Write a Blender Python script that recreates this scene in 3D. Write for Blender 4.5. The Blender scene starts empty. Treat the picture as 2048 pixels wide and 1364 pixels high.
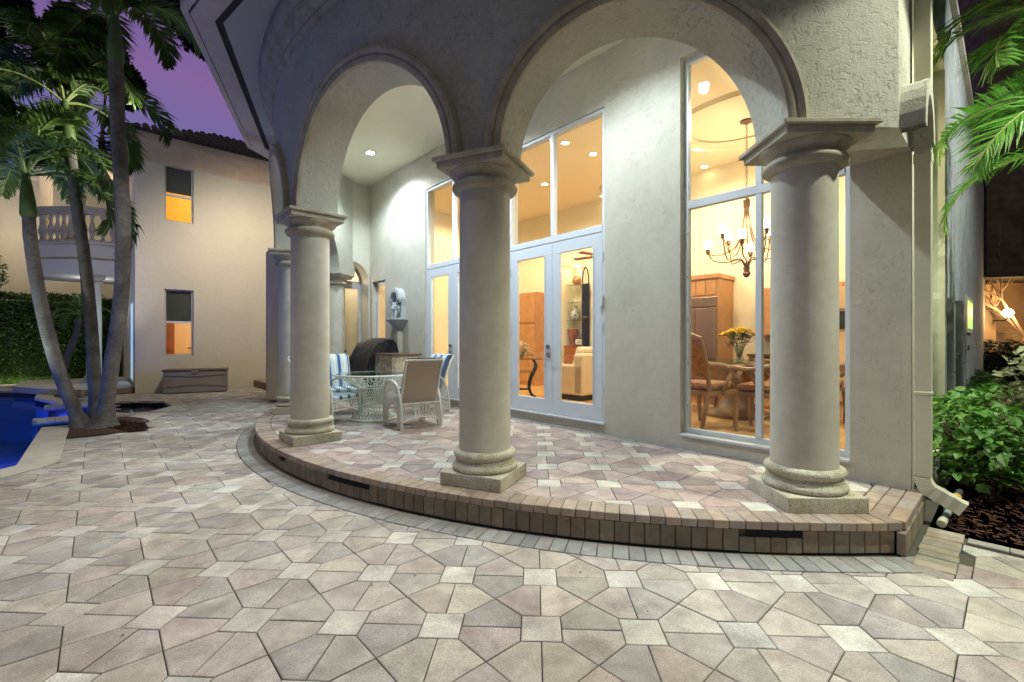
import bpy, bmesh, math, random
from mathutils import Vector, Matrix
PI = math.pi
R = math.radians
random.seed(7)
sc = bpy.context.scene
C = sc.collection

# ------------------------------------------------------------------ camera, sky, exposure
cam_d = bpy.data.cameras.new('camera')
cam_d.sensor_width = 36.0
cam_d.lens = 16.0
cam_d.shift_y = 0.001
cam_d.clip_start = 0.05
cam_d.clip_end = 600
cam = bpy.data.objects.new('camera', cam_d)
C.objects.link(cam)
cam.location = (0, 0, 1.45)
cam.rotation_euler = (R(90), 0, 0)
sc.camera = cam
sc.view_settings.view_transform = 'Standard'
sc.view_settings.look = 'None'
sc.view_settings.exposure = 0.43
sc.view_settings.gamma = 1.0
try: sc.view_settings.use_curve_mapping = False
except Exception: pass
sc.cycles.use_denoising = True
sc.cycles.max_bounces = 7
sc.cycles.diffuse_bounces = 4
sc.cycles.glossy_bounces = 3
sc.cycles.transmission_bounces = 4
sc.cycles.transparent_max_bounces = 8
sc.cycles.sample_clamp_indirect = 6
sc.cycles.blur_glossy = 0.6
sc.cycles.caustics_reflective = False
sc.cycles.caustics_refractive = False

world = bpy.data.worlds.new('World')
sc.world = world
world.use_nodes = True
wn, wl = world.node_tree.nodes, world.node_tree.links
wn.clear()
wo = wn.new('ShaderNodeOutputWorld')
bg1 = wn.new('ShaderNodeBackground')
bg2 = wn.new('ShaderNodeBackground')
addw = wn.new('ShaderNodeAddShader')
sky = wn.new('ShaderNodeTexSky')
sky.sky_type = 'NISHITA'
sky.sun_disc = False
sky.sun_elevation = R(-3.0)
sky.sun_rotation = R(250)
wl.new(sky.outputs[0], bg1.inputs[0])
bg1.inputs[1].default_value = 0.10
# dusk afterglow: violet-blue sky with a band of pink cloud
tc = wn.new('ShaderNodeTexCoord')
sep = wn.new('ShaderNodeSeparateXYZ')
wl.new(tc.outputs['Generated'], sep.inputs[0])
ramp = wn.new('ShaderNodeValToRGB')
cr = ramp.color_ramp
cr.elements[0].position = 0.0; cr.elements[0].color = (0.085, 0.10, 0.31, 1)
cr.elements[1].position = 1.0; cr.elements[1].color = (0.055, 0.060, 0.085, 1)
e = cr.elements.new(0.30); e.color = (0.115, 0.118, 0.31, 1)
e = cr.elements.new(0.42); e.color = (0.185, 0.10, 0.265, 1)
e = cr.elements.new(0.56); e.color = (0.12, 0.085, 0.27, 1)
e = cr.elements.new(0.70); e.color = (0.065, 0.070, 0.115, 1)
mp = wn.new('ShaderNodeMapping'); mp.inputs['Scale'].default_value = (1.2, 1.2, 4.0)
nz = wn.new('ShaderNodeTexNoise'); nz.inputs['Scale'].default_value = 1.6; nz.inputs['Detail'].default_value = 5
wl.new(tc.outputs['Generated'], mp.inputs[0]); wl.new(mp.outputs[0], nz.inputs[0])
ma = wn.new('ShaderNodeMath'); ma.operation = 'MULTIPLY_ADD'
ma.inputs[1].default_value = 0.22; ma.inputs[2].default_value = -0.11
wl.new(nz.outputs[0], ma.inputs[0])
mb_ = wn.new('ShaderNodeMath'); mb_.operation = 'ADD'
wl.new(sep.outputs['Z'], mb_.inputs[0]); wl.new(ma.outputs[0], mb_.inputs[1])
wl.new(mb_.outputs[0], ramp.inputs[0])
# away from the glow the unseen sky turns neutral grey, raised as fill light
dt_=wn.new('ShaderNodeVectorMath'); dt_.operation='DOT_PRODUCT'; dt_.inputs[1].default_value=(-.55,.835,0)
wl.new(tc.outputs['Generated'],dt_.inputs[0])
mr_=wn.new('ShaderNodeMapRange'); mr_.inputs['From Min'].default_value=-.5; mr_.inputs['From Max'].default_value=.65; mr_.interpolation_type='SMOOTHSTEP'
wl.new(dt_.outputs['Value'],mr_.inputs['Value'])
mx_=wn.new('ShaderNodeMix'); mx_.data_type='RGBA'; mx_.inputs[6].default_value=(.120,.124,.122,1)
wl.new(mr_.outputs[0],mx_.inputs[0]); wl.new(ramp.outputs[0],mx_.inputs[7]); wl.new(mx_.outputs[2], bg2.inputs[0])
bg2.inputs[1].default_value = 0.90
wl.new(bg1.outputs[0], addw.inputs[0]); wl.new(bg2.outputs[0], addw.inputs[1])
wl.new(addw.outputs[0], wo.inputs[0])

# ------------------------------------------------------------------ helpers
def link(o):
    C.objects.link(o); return o

class MB:
    def __init__(s, frame=None):
        s.v = []; s.f = []; s.m = []; s.fr = frame
    def add(s, vs, fs, m=0):
        b = len(s.v)
        if s.fr is not None: vs = [s.fr(*p) for p in vs]
        s.v += [tuple(p) for p in vs]
        s.f += [tuple(i + b for i in f) for f in fs]
        s.m += [m] * len(fs)
        return s
    def box(s, x0, x1, y0, y1, z0, z1, m=0):
        v = [(x0,y0,z0),(x1,y0,z0),(x1,y1,z0),(x0,y1,z0),(x0,y0,z1),(x1,y0,z1),(x1,y1,z1),(x0,y1,z1)]
        return s.add(v, [(3,2,1,0),(4,5,6,7),(0,1,5,4),(1,2,6,5),(2,3,7,6),(3,0,4,7)], m)
    def obox(s, c, ax, hx, ay, hy, az, hz, m=0):
        c = Vector(c); ax = Vector(ax)*hx; ay = Vector(ay)*hy; az = Vector(az)*hz
        v = [c-ax-ay-az, c+ax-ay-az, c+ax+ay-az, c-ax+ay-az, c-ax-ay+az, c+ax-ay+az, c+ax+ay+az, c-ax+ay+az]
        return s.add(v, [(3,2,1,0),(4,5,6,7),(0,1,5,4),(1,2,6,5),(2,3,7,6),(3,0,4,7)], m)
    def prism(s, poly, z0, z1, m=0, ch=0.0, bottom=True):
        n = len(poly)
        a = sum(poly[i][0]*poly[(i+1)%n][1]-poly[(i+1)%n][0]*poly[i][1] for i in range(n))
        if a < 0: poly = poly[::-1]
        if ch > 0:
            cx = sum(p[0] for p in poly)/n; cy = sum(p[1] for p in poly)/n
            inn = inset(poly, ch)
            v = [(p[0],p[1],z0) for p in poly]+[(p[0],p[1],z1-ch*.7) for p in poly]+[(p[0],p[1],z1) for p in inn]
            f = [tuple(range(2*n,3*n))]
            for i in range(n):
                j=(i+1)%n
                f.append((i,j,n+j,n+i)); f.append((n+i,n+j,2*n+j,2*n+i))
            if bottom: f.append(tuple(reversed(range(n))))
            return s.add(v,f,m)
        v = [(p[0],p[1],z0) for p in poly]+[(p[0],p[1],z1) for p in poly]
        f = [tuple(range(n,2*n))]
        for i in range(n):
            j=(i+1)%n; f.append((i,j,n+j,n+i))
        if bottom: f.append(tuple(reversed(range(n))))
        return s.add(v,f,m)
    def lathe(s, prof, n=32, c=(0,0,0), m=0, sx=1, sy=1, caps=True):
        v=[]; f=[]; k=len(prof)
        for (r,z) in prof:
            for i in range(n):
                a=2*PI*i/n; v.append((c[0]+r*math.cos(a)*sx, c[1]+r*math.sin(a)*sy, c[2]+z))
        for j in range(k-1):
            for i in range(n):
                q=(i+1)%n; f.append((j*n+i,j*n+q,(j+1)*n+q,(j+1)*n+i))
        if caps:
            f.append(tuple(reversed(range(n)))); f.append(tuple(range((k-1)*n,k*n)))
        return s.add(v,f,m)
    def tube(s, pts, r, n=6, m=0, caps=True):
        pts=[Vector(p) for p in pts]; k=len(pts)
        rs = r if isinstance(r,(list,tuple)) else [r]*k
        v=[]; f=[]; up=None
        for i,p in enumerate(pts):
            t=(pts[min(i+1,k-1)]-pts[max(i-1,0)])
            if t.length<1e-9: t=Vector((0,0,1))
            t.normalize()
            if up is None:
                up=Vector((0,0,1)) if abs(t.z)<.9 else Vector((1,0,0))
            a=t.cross(up)
            if a.length<1e-6: a=t.cross(Vector((0,1,0)))
            a.normalize(); b=a.cross(t).normalized(); up=b
            for q in range(n):
                g=2*PI*q/n; v.append(p+a*math.cos(g)*rs[i]+b*math.sin(g)*rs[i])
        for i in range(k-1):
            for q in range(n):
                w=(q+1)%n; f.append((i*n+q,i*n+w,(i+1)*n+w,(i+1)*n+q))
        if caps:
            f.append(tuple(reversed(range(n)))); f.append(tuple(range((k-1)*n,k*n)))
        return s.add(v,f,m)
    def grid(s, rows, m=0, closed=False):
        k=len(rows[0]); v=[p for r in rows for p in r]; f=[]
        for j in range(len(rows)-1):
            for i in range(k if closed else k-1):
                q=(i+1)%k; f.append((j*k+i,j*k+q,(j+1)*k+q,(j+1)*k+i))
        return s.add(v,f,m)
    def mesh(s, name, mats, smooth=False, ang=40):
        me=bpy.data.meshes.new(name)
        me.from_pydata(s.v,[],s.f); 
        if not isinstance(mats,(list,tuple)): mats=[mats]
        for x in mats: me.materials.append(x)
        if len(mats)>1: me.polygons.foreach_set('material_index', s.m)
        me.update()
        bm=bmesh.new(); bm.from_mesh(me); bmesh.ops.recalc_face_normals(bm,faces=bm.faces); bm.to_mesh(me); bm.free()
        if smooth:
            me.shade_smooth(); me.set_sharp_from_angle(angle=R(ang))
        return me
    def obj(s, name, mats, parent=None, smooth=False, ang=40, bevel=0, kind=None, label=None):
        o=bpy.data.objects.new(name, s.mesh(name,mats,smooth,ang)); link(o)
        if parent: o.parent=parent
        if bevel:
            b=o.modifiers.new('bevel','BEVEL'); b.width=bevel; b.segments=2; b.limit_method='ANGLE'
        if kind: o['kind']=kind
        if label: o['label']=label
        return o

def inset(poly, d):
    n=len(poly); out=[]
    for i in range(n):
        p0=Vector(poly[i-1][:2]); p1=Vector(poly[i][:2]); p2=Vector(poly[(i+1)%n][:2])
        e1=(p1-p0).normalized(); e2=(p2-p1).normalized()
        n1=Vector((-e1.y,e1.x)); n2=Vector((-e2.y,e2.x))
        b=(n1+n2); L=b.length
        if L<1e-6: out.append(tuple(p1+n1*d)); continue
        b/=L; c=max(.35,b.dot(n1)); out.append(tuple(p1+b*(d/c)))
    return out

def thing(name, label, cat, loc=(0,0,0), rz=0, group=None):
    o=bpy.data.objects.new(name,None); link(o)
    o.empty_display_size=.1
    o.location=loc; o.rotation_euler=(0,0,rz)
    o['label']=label; o['category']=cat
    if group: o['group']=group
    return o
def tag(o,label,cat,group=None):
    o['label']=label; o['category']=cat
    if group: o['group']=group
    return o
def struct(name, loc=(0,0,0), rz=0):
    o=bpy.data.objects.new(name,None); link(o); o.location=loc; o.rotation_euler=(0,0,rz); o['kind']='structure'
    return o
def piece(name, me, parent, loc=(0,0,0), rot=(0,0,0), color=None, label=None, scale=None):
    o=bpy.data.objects.new(name,me); link(o); o.parent=parent; o.location=loc; o.rotation_euler=rot
    if color: o.color=(color[0],color[1],color[2],1)
    if label: o['label']=label
    if scale: o.scale=scale
    return o
def copy_tree(o, parent=None):
    c=o.copy(); link(c)
    if parent is not None: c.parent=parent
    for ch in list(o.children): copy_tree(ch,c)
    return c
def clip(poly, p, nrm):
    # keep the side where (x-p).n >= 0
    out=[]; n=len(poly)
    for i in range(n):
        a=poly[i]; b=poly[(i+1)%n]
        da=(a[0]-p[0])*nrm[0]+(a[1]-p[1])*nrm[1]; db=(b[0]-p[0])*nrm[0]+(b[1]-p[1])*nrm[1]
        if da>=0: out.append(a)
        if da*db<0:
            t=da/(da-db); out.append((a[0]+(b[0]-a[0])*t,a[1]+(b[1]-a[1])*t))
    return out
def area(p):
    return abs(sum(p[i][0]*p[(i+1)%len(p)][1]-p[(i+1)%len(p)][0]*p[i][1] for i in range(len(p))))/2 if len(p)>2 else 0
def clean(p):
    o=[]
    for q in p:
        if not o or math.dist(q,o[-1])>.006: o.append(q)
    if len(o)>1 and math.dist(o[0],o[-1])<.006: o.pop()
    return o
def inside(poly,x,y):
    c=False; n=len(poly)
    for i in range(n):
        x1,y1=poly[i][:2]; x2,y2=poly[(i+1)%n][:2]
        if (y1>y)!=(y2>y) and x<(x2-x1)*(y-y1)/(y2-y1)+x1: c=not c
    return c

# ------------------------------------------------------------------ materials
def M(name, col, rough=.7, metal=0, bump=None, mott=None, emit=None, spec=None, coat=0, objcol=False, vcol=False, speck=None, pits=None, coords='Object'):
    m=bpy.data.materials.new(name); m.use_nodes=True
    n,l=m.node_tree.nodes,m.node_tree.links
    b=n['Principled BSDF']
    b.inputs['Base Color'].default_value=(*col,1); b.inputs['Roughness'].default_value=rough; b.inputs['Metallic'].default_value=metal
    if spec is not None: b.inputs['Specular IOR Level'].default_value=spec
    if coat: b.inputs['Coat Weight'].default_value=coat
    if emit:
        b.inputs['Emission Color'].default_value=(*emit[0],1); b.inputs['Emission Strength'].default_value=emit[1]
    tcn=n.new('ShaderNodeTexCoord')
    if coords=='World':
        g=n.new('ShaderNodeNewGeometry'); co=g.outputs['Position']
    else: co=tcn.outputs['Object']
    cs=None
    if objcol:
        oi=n.new('ShaderNodeObjectInfo'); cs=oi.outputs['Color']
    elif vcol:
        at=n.new('ShaderNodeAttribute'); at.attribute_name='Col'; cs=at.outputs['Color']
    if (objcol or vcol):
        sx=n.new('ShaderNodeSeparateColor'); l.new(cs,sx.inputs[0])
        mu=n.new('ShaderNodeMath'); mu.operation='MULTIPLY'; mu.inputs[1].default_value=977.0; l.new(sx.outputs[0],mu.inputs[0])
        va=n.new('ShaderNodeVectorMath'); va.operation='ADD'; l.new(co,va.inputs[0]); l.new(mu.outputs[0],va.inputs[1]); co=va.outputs[0]
    def noise(scale,detail=4,dist=0,rough_=.5):
        t=n.new('ShaderNodeTexNoise'); t.inputs['Scale'].default_value=scale; t.inputs['Detail'].default_value=detail
        t.inputs['Distortion'].default_value=dist; t.inputs['Roughness'].default_value=rough_
        l.new(co,t.inputs['Vector']); return t.outputs[0]
    def rampn(src,stops):
        r=n.new('ShaderNodeValToRGB'); l.new(src,r.inputs[0]); e=r.color_ramp.elements
        e[0].position=stops[0][0]; e[0].color=(*stops[0][1],1); e[1].position=stops[-1][0]; e[1].color=(*stops[-1][1],1)
        for p,c in stops[1:-1]:
            x=e.new(p); x.color=(*c,1)
        return r.outputs[0]
    def mul(a,bb,fac=1.0):
        x=n.new('ShaderNodeMix'); x.data_type='RGBA'; x.blend_type='MULTIPLY'; x.inputs[0].default_value=fac
        if a is None: x.inputs[6].default_value=(*col,1)
        else: l.new(a,x.inputs[6])
        l.new(bb,x.inputs[7]); return x.outputs[2]
    if mott:   # list of (scale, low, high, tint)
        for (scl,lo,hi,*tint) in mott:
            tt=tint[0] if tint else (1,1,1)
            cs=mul(cs, rampn(noise(scl,5,.6),[(.3,tuple(lo*x for x in tt)),(.7,(hi,hi,hi))]))
    if speck:
        cs=mul(cs, rampn(noise(speck[0],2),[(.33,(speck[1],)*3),(.5,(1,1,1)),(.68,(speck[2],)*3)]))
    hs=[]
    if pits:
        v=n.new('ShaderNodeTexVoronoi'); v.inputs['Scale'].default_value=pits[0]; l.new(co,v.inputs['Vector'])
        nn=noise(pits[0]*.35,3)
        mm=n.new('ShaderNodeMath'); mm.operation='MULTIPLY_ADD'; mm.inputs[1].default_value=.7; mm.inputs[2].default_value=-.16; l.new(nn,mm.inputs[0])
        sb=n.new('ShaderNodeMath'); sb.operation='SUBTRACT'; l.new(v.outputs['Distance'],sb.inputs[0]); l.new(mm.outputs[0],sb.inputs[1])
        r_=rampn(sb.outputs[0],[(.0,(0,0,0)),(.14,(1,1,1))])
        cs=mul(cs, rampn(r_,[(0,(pits[1],)*3),(1,(1,1,1))])); hs.append((r_,pits[2]))
    if cs is not None: l.new(cs,b.inputs['Base Color'])
    for bp in (bump or []):
        kind,scl,dist=bp[0],bp[1],bp[2]
        if kind=='noise': h=noise(scl,6,0,.6)
        elif kind=='trowel': 
            mpn=n.new('ShaderNodeMapping'); mpn.inputs['Scale'].default_value=(1.0,1.0,.45); l.new(co,mpn.inputs[0])
            def nz2(src,sc,dt,ds):
                t=n.new('ShaderNodeTexNoise'); t.inputs['Scale'].default_value=sc; t.inputs['Detail'].default_value=dt; t.inputs['Distortion'].default_value=ds; t.inputs['Roughness'].default_value=.62
                l.new(src,t.inputs['Vector']); return t.outputs[0]
            a_=rampn(nz2(mpn.outputs[0],scl*1.9,6,.5),[(.36,(0,0,0)),(.41,(.75,.75,.75)),(.45,(1,1,1))])
            mp2=n.new('ShaderNodeMapping'); mp2.inputs['Scale'].default_value=(.5,.5,1.3); mp2.inputs['Location'].default_value=(3,7,2); l.new(co,mp2.inputs[0])
            b_2=rampn(nz2(mp2.outputs[0],scl*1.7,6,.8),[(.34,(0,0,0)),(.39,(.7,.7,.7)),(.43,(1,1,1))])
            h0=mul(a_,b_2); mk=rampn(nz2(co,scl*.16,3,.3),[(.38,(0,0,0)),(.62,(1,1,1))])
            xm=n.new('ShaderNodeMix'); xm.data_type='RGBA'; xm.inputs[7].default_value=(1,1,1,1); l.new(h0,xm.inputs[6])
            ml_=n.new('ShaderNodeMath'); ml_.operation='MULTIPLY'; ml_.inputs[1].default_value=.75; l.new(mk,ml_.inputs[0]); l.new(ml_.outputs[0],xm.inputs[0]); h=xm.outputs[2]
        elif kind=='wave':
            w=n.new('ShaderNodeTexWave'); w.inputs['Scale'].default_value=scl; w.inputs['Distortion'].default_value=1.0; w.bands_direction=bp[3] if len(bp)>3 else 'Z'; l.new(co,w.inputs['Vector']); h=w.outputs[1]
        hs.append((h,dist))
    prev=None
    for h,dist in hs:
        bn=n.new('ShaderNodeBump'); bn.inputs['Strength'].default_value=1.0; bn.inputs['Distance'].default_value=dist
        l.new(h,bn.inputs['Height'])
        if prev: l.new(prev,bn.inputs['Normal'])
        prev=bn.outputs[0]
    if prev: l.new(prev,b.inputs['Normal'])
    return m

STUC=(.56,.53,.45)
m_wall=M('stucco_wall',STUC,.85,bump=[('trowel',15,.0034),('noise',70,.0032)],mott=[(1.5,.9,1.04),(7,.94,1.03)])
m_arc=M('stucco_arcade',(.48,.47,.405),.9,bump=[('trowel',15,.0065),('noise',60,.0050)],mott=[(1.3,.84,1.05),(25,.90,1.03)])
m_gwall=M('stucco_guest_house',(.60,.55,.45),.88,bump=[('trowel',9,.003),('noise',50,.003)],mott=[(.5,.92,1.03),(9,.96,1.02)])
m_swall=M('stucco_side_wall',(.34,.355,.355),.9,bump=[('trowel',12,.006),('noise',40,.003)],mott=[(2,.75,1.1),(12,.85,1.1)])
m_ceil=M('porch_ceiling',(.72,.70,.56),.9,bump=[('noise',30,.001)],mott=[(1.0,.92,1.03)])
m_shaft=M('column_plaster',(.54,.51,.44),.85,bump=[('noise',8,.004),('noise',60,.0011)],mott=[(2,.86,1.04,(1,.98,.93)),(9,.93,1.03)])
m_stone=M('cast_stone',(.56,.53,.43),.95,bump=[('noise',40,.004),('noise',9,.004)],mott=[(5,.72,1.1,(1,.95,.82)),(30,.85,1.05)],pits=(85,.38,.003))
m_stone2=M('cast_stone_smooth',(.45,.42,.335),.9,bump=[('noise',60,.002)],mott=[(5,.75,1.08,(1,.94,.85)),(40,.85,1.05)])
m_paver_o=M('paver_individual',(.4,.4,.4),.82,objcol=True,coords='World',mott=[(4.2,.66,1.12,(1,.97,.96)),(14,.86,1.07)],speck=(190,.70,1.22),bump=[('noise',130,.0022),('noise',7,.006)])
m_paver_v=M('paver_joined',(.4,.4,.4),.82,vcol=True,coords='World',mott=[(4.2,.66,1.12,(1,.97,.96)),(14,.86,1.07)],speck=(190,.70,1.22),bump=[('noise',130,.0022),('noise',7,.006)])
m_brick_o=M('brick_individual',(.4,.4,.4),.88,objcol=True,coords='World',mott=[(9,.78,1.1),(40,.9,1.05)],bump=[('noise',110,.002)])
m_joint=M('joint_sand',(.10,.09,.07),1.0,bump=[('noise',90,.004)])
m_soil=M('mulch_soil',(.075,.035,.02),1.0,bump=[('noise',45,.03),('noise',14,.02)],mott=[(30,.4,1.5)])
m_white=M('white_aluminium',(.60,.64,.70),.4,bump=[('noise',8,.0003)])
m_grayfr=M('grey_window_frame',(.42,.42,.43),.45)
m_cream=M('cream_gutter_paint',(.60,.58,.44),.45,mott=[(4,.93,1.03)])
m_dark=M('dark_void',(.012,.012,.012),1.0)
m_black=M('black_metal',(.02,.018,.016),.45,metal=.6)
m_bronze=M('bronze_metal',(.16,.09,.05),.4,metal=.8)
m_brass=M('aged_nickel',(.35,.30,.24),.3,metal=.9)
m_coping=M('pool_coping',(.50,.455,.37),.85,mott=[(5,.85,1.06),(30,.92,1.04)],bump=[('noise',90,.0015)])
m_tile_blue=M('dark_blue_tile',(.012,.02,.05),.15,mott=[(8,.6,1.3)])
m_tile_light=M('tile_joint',(.25,.28,.33),.6)
m_roof=M('clay_roof_tile',(.075,.055,.04),.9,mott=[(6,.55,1.3)],bump=[('noise',40,.004)])
m_fascia=M('painted_fascia',(.52,.45,.40),.6,bump=[('noise',20,.001)],mott=[(4,.92,1.03)])
m_soffit=M('soffit_stucco',(.46,.44,.38),.9,bump=[('noise',45,.002)])
m_vent=M('dark_vent_mesh',(.035,.03,.025),.9,bump=[('noise',120,.002)])
m_trunk=M('palm_trunk',(.155,.14,.125),.95,bump=[('wave',7,.0022,'Z'),('noise',25,.006)],mott=[(3,.6,1.2),(22,.75,1.15)])
m_bark=M('tree_bark',(.11,.085,.06),.95,bump=[('noise',20,.01)])
m_crownshaft=M('palm_crownshaft',(.10,.15,.045),.5,mott=[(5,.7,1.2)])
def leafmat(name,col,var=.35,tr=.25,rough=.45):
    m=M(name,col,rough,mott=[(.9,1-var,1+var),(9,.8,1.2)],coords='World')
    n,l=m.node_tree.nodes,m.node_tree.links
    b=n['Principled BSDF']; out=n['Material Output']
    t=n.new('ShaderNodeBsdfTranslucent'); src=b.inputs['Base Color'].links[0].from_socket
    l.new(src,t.inputs[0]); mx=n.new('ShaderNodeMixShader'); mx.inputs[0].default_value=tr
    l.new(b.outputs[0],mx.inputs[1]); l.new(t.outputs[0],mx.inputs[2]); l.new(mx.outputs[0],out.inputs[0])
    return m
m_frond=leafmat('palm_frond_green',(.085,.15,.035),tr=.32)
m_frond2=leafmat('palm_frond_bright',(.09,.26,.03),.25)
m_rachis=M('palm_rachis',(.22,.27,.09),.5)
m_leaf=leafmat('hedge_leaf',(.035,.075,.016))
m_leafd=leafmat('dark_tree_leaf',(.016,.024,.010),tr=.1)
m_leafb=leafmat('shrub_leaf_bright',(.09,.24,.035),.3)
m_croton=leafmat('variegated_leaf',(.26,.29,.17),.5)
m_grass=leafmat('lawn_grass',(.06,.12,.02),.4)

def glass(name,tint=(1,1,1),refl=.10):
    m=bpy.data.materials.new(name); m.use_nodes=True; n,l=m.node_tree.nodes,m.node_tree.links
    for x in list(n): 
        if x.type!='OUTPUT_MATERIAL': n.remove(x)
    out=n['Material Output']; t=n.new('ShaderNodeBsdfTransparent'); t.inputs[0].default_value=(*tint,1)
    g=n.new('ShaderNodeBsdfGlossy'); g.inputs['Roughness'].default_value=.02
    lw=n.new('ShaderNodeLayerWeight'); pw=n.new('ShaderNodeMath'); pw.operation='POWER'; pw.inputs[1].default_value=5; lw.inputs[0].default_value=.5
    l.new(lw.outputs['Facing'],pw.inputs[0]); fr=n.new('ShaderNodeMath'); fr.operation='MULTIPLY_ADD'; fr.inputs[1].default_value=.9; fr.inputs[2].default_value=.035; l.new(pw.outputs[0],fr.inputs[0])
    mx=n.new('ShaderNodeMixShader'); l.new(fr.outputs[0],mx.inputs[0]); l.new(t.outputs[0],mx.inputs[1]); l.new(g.outputs[0],mx.inputs[2]); l.new(mx.outputs[0],out.inputs[0])
    return m
m_glass=glass('window_glass',(.97,.98,.97))
m_glassd=glass('table_glass',(.75,.84,.82))

def plight(name,loc,power,col,rad=.05,parent=None):
    d=bpy.data.lights.new(name,'POINT'); d.energy=power; d.color=col; d.shadow_soft_size=rad
    o=bpy.data.objects.new(name,d); link(o); o.location=loc
    if parent: o.parent=parent
    return o
def slight(name,loc,target,power,col,size=80,blend=.4,rad=.05):
    d=bpy.data.lights.new(name,'SPOT'); d.energy=power; d.color=col; d.shadow_soft_size=rad; d.spot_size=R(size); d.spot_blend=blend
    o=bpy.data.objects.new(name,d); link(o); o.location=loc
    o.rotation_euler=(Vector(target)-Vector(loc)).to_track_quat('-Z','Y').to_euler()
    return o

# villa frame: origin at the outer corner of the house, x along the door wall, y outwards from it
P0=(3.32,3.785); DX=(-.6725,.7401); MX=(.7401,.6725)
VRZ=math.atan2(DX[1],DX[0])
def VW(t,o,z=0): return (P0[0]+t*DX[0]-o*MX[0], P0[1]+t*DX[1]-o*MX[1], z)
def toV(x,y):
    rx,ry=x-P0[0],y-P0[1]; return (rx*DX[0]+ry*DX[1], -(rx*MX[0]+ry*MX[1]))
CT,CO=5.31,-3.487          # centre of the round porch in that frame
def pol(r,ph): a=R(ph); return (CT+r*math.sin(a), CO+r*math.cos(a))
HP=.22                      # porch floor height
ZS,ZT=3.03,5.45             # spring line and top of arcade wall

# ------------------------------------------------------------------ ground, pool, paving
YAW=.0483
def UV(u,v): return (u*math.cos(YAW)+v*math.sin(YAW), -u*math.sin(YAW)+v*math.cos(YAW))
def LP(s,off=0): return (-5.77-.6725*s+.7401*off, 5.32+.7401*s+.6725*off)
pool=[(-5.77,5.32),LP(3.2),LP(3.2,.75),LP(6.9,.75),LP(6.9),(-10.75,10.80),(-12.30,11.75),(-13.97,13.46),(-24,13.9),(-24,1.0),(-5.98,1.0)]
spa=[(-7.94,9.10),(-7.45,9.36),(-7.61,10.23),(-8.43,11.05),(-9.05,11.18),(-9.60,11.0)]
planter=[(-7.40,7.60),(-6.68,6.80),(-6.22,7.28),(-6.01,7.52),(-6.61,8.2),(-7.30,8.84),(-7.62,8.72)]
bed=[VW(-.12,.2)[:2],VW(-7,.2)[:2],VW(-7,-26)[:2],VW(-.12,-26)[:2]]
lawn=[(-10.6+x*.738-y*.674,12.8+x*.674+y*.738) for x,y in ((-16,6.85),(-1.2,6.65),(0,6.7),(0,10),(-16,10))]
from mathutils.geometry import tessellate_polygon
def sheet(name,outer,holes,z,mat,kind='structure',parent=None):
    loops=[[Vector((x,y,0)) for x,y in outer]]+[[Vector((x,y,0)) for x,y in h] for h in holes]
    tr=tessellate_polygon(loops); vs=[(p.x,p.y,z) for L in loops for p in L]
    mb=MB(); mb.add(vs,[tuple(t) for t in tr]); o=mb.obj(name,mat,parent,kind=kind); return o
m_ground=M('bare_ground',(.09,.08,.055),1.0,bump=[('noise',12,.02)],mott=[(1,.7,1.2)])
sheet('ground',[(-150,-60),(150,-60),(150,300),(-150,300)],[pool,spa],-.055,m_ground)
patio=struct('patio_paving')
# sand bed under pavers
sheet('joint_sand',[(-24,.3),(9,.3),(9,4.2),(-2,15.6),(-12,19.5),(-24,19.5)],[pool[:8]+[(-23.9,13.88),(-23.9,1.0),(-5.98,1.0)],spa],-.020,m_joint,parent=patio)

SQC=[(.54,.52,.465),(.52,.505,.46),(.56,.53,.475)]
PTC=[(.42,.385,.34),(.46,.415,.355),(.39,.365,.325),(.44,.39,.345),(.48,.44,.38),(.43,.40,.355),(.385,.345,.315),(.35,.33,.305)]
PPC=[(.36,.285,.265),(.41,.325,.295),(.33,.27,.26),(.44,.36,.32),(.38,.31,.295),(.47,.40,.36)]
def jit(c,a=.07):
    k=1+random.uniform(-a,a); return tuple(max(.01,x*k*(1+random.uniform(-.02,.02))) for x in c)
def cells(P,s,g):
    h=s/2
    sq=[(-h+g,-h+g),(h-g,-h+g),(h-g,h-g),(-h+g,h-g)]
    pt=inset([(h,0),(P-h,0),(P-h,h),(P/2,P/2),(h,h)],g)   # upper half of the hexagon between two squares
    return sq,pt
def polys(P,s,u0,v0,i0,i1,j0,j1,xf):
    out=[]; h=s/2; g=.0028
    A=inset([(h,0),(P-h,0),(P-h,h),(P/2,P/2),(h,h)],g); sq=inset([(-h,-h),(h,-h),(h,h),(-h,h)],g)
    B=inset([(h,0),(h,-h),(P/2,-P/2),(P-h,-h),(P-h,0)],g)
    for i in range(i0,i1):
        for j in range(j0,j1):
            u,v=u0+P*i,v0+P*j
            out.append(('s',0,(u,v),sq)); 
            out.append(('p',0,(u,v),A)); out.append(('p',2,(u,v),B))
            # vertical neighbours: rotate by 90 degrees
            out.append(('p',1,(u,v),[(-y,x) for x,y in A])); out.append(('p',3,(u,v),[(-y,x) for x,y in B]))
    return out
def paver_meshes(P,s,mat):
    h=s/2;g=.0028
    A=inset([(h,0),(P-h,0),(P-h,h),(P/2,P/2),(h,h)],g); sq=inset([(-h,-h),(h,-h),(h,h),(-h,h)],g)
    B=inset([(h,0),(h,-h),(P/2,-P/2),(P-h,-h),(P-h,0)],g)
    r={}
    for k,p in dict(s=sq,A=A,B=B).items():
        cx=sum(q[0] for q in p)/len(p); cy=sum(q[1] for q in p)/len(p)
        r[k]=(MB().prism([(a-cx,b-cy) for a,b in p],-.03,0,ch=.004,bottom=False).mesh('paver',mat),(cx,cy))
    return r
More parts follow.
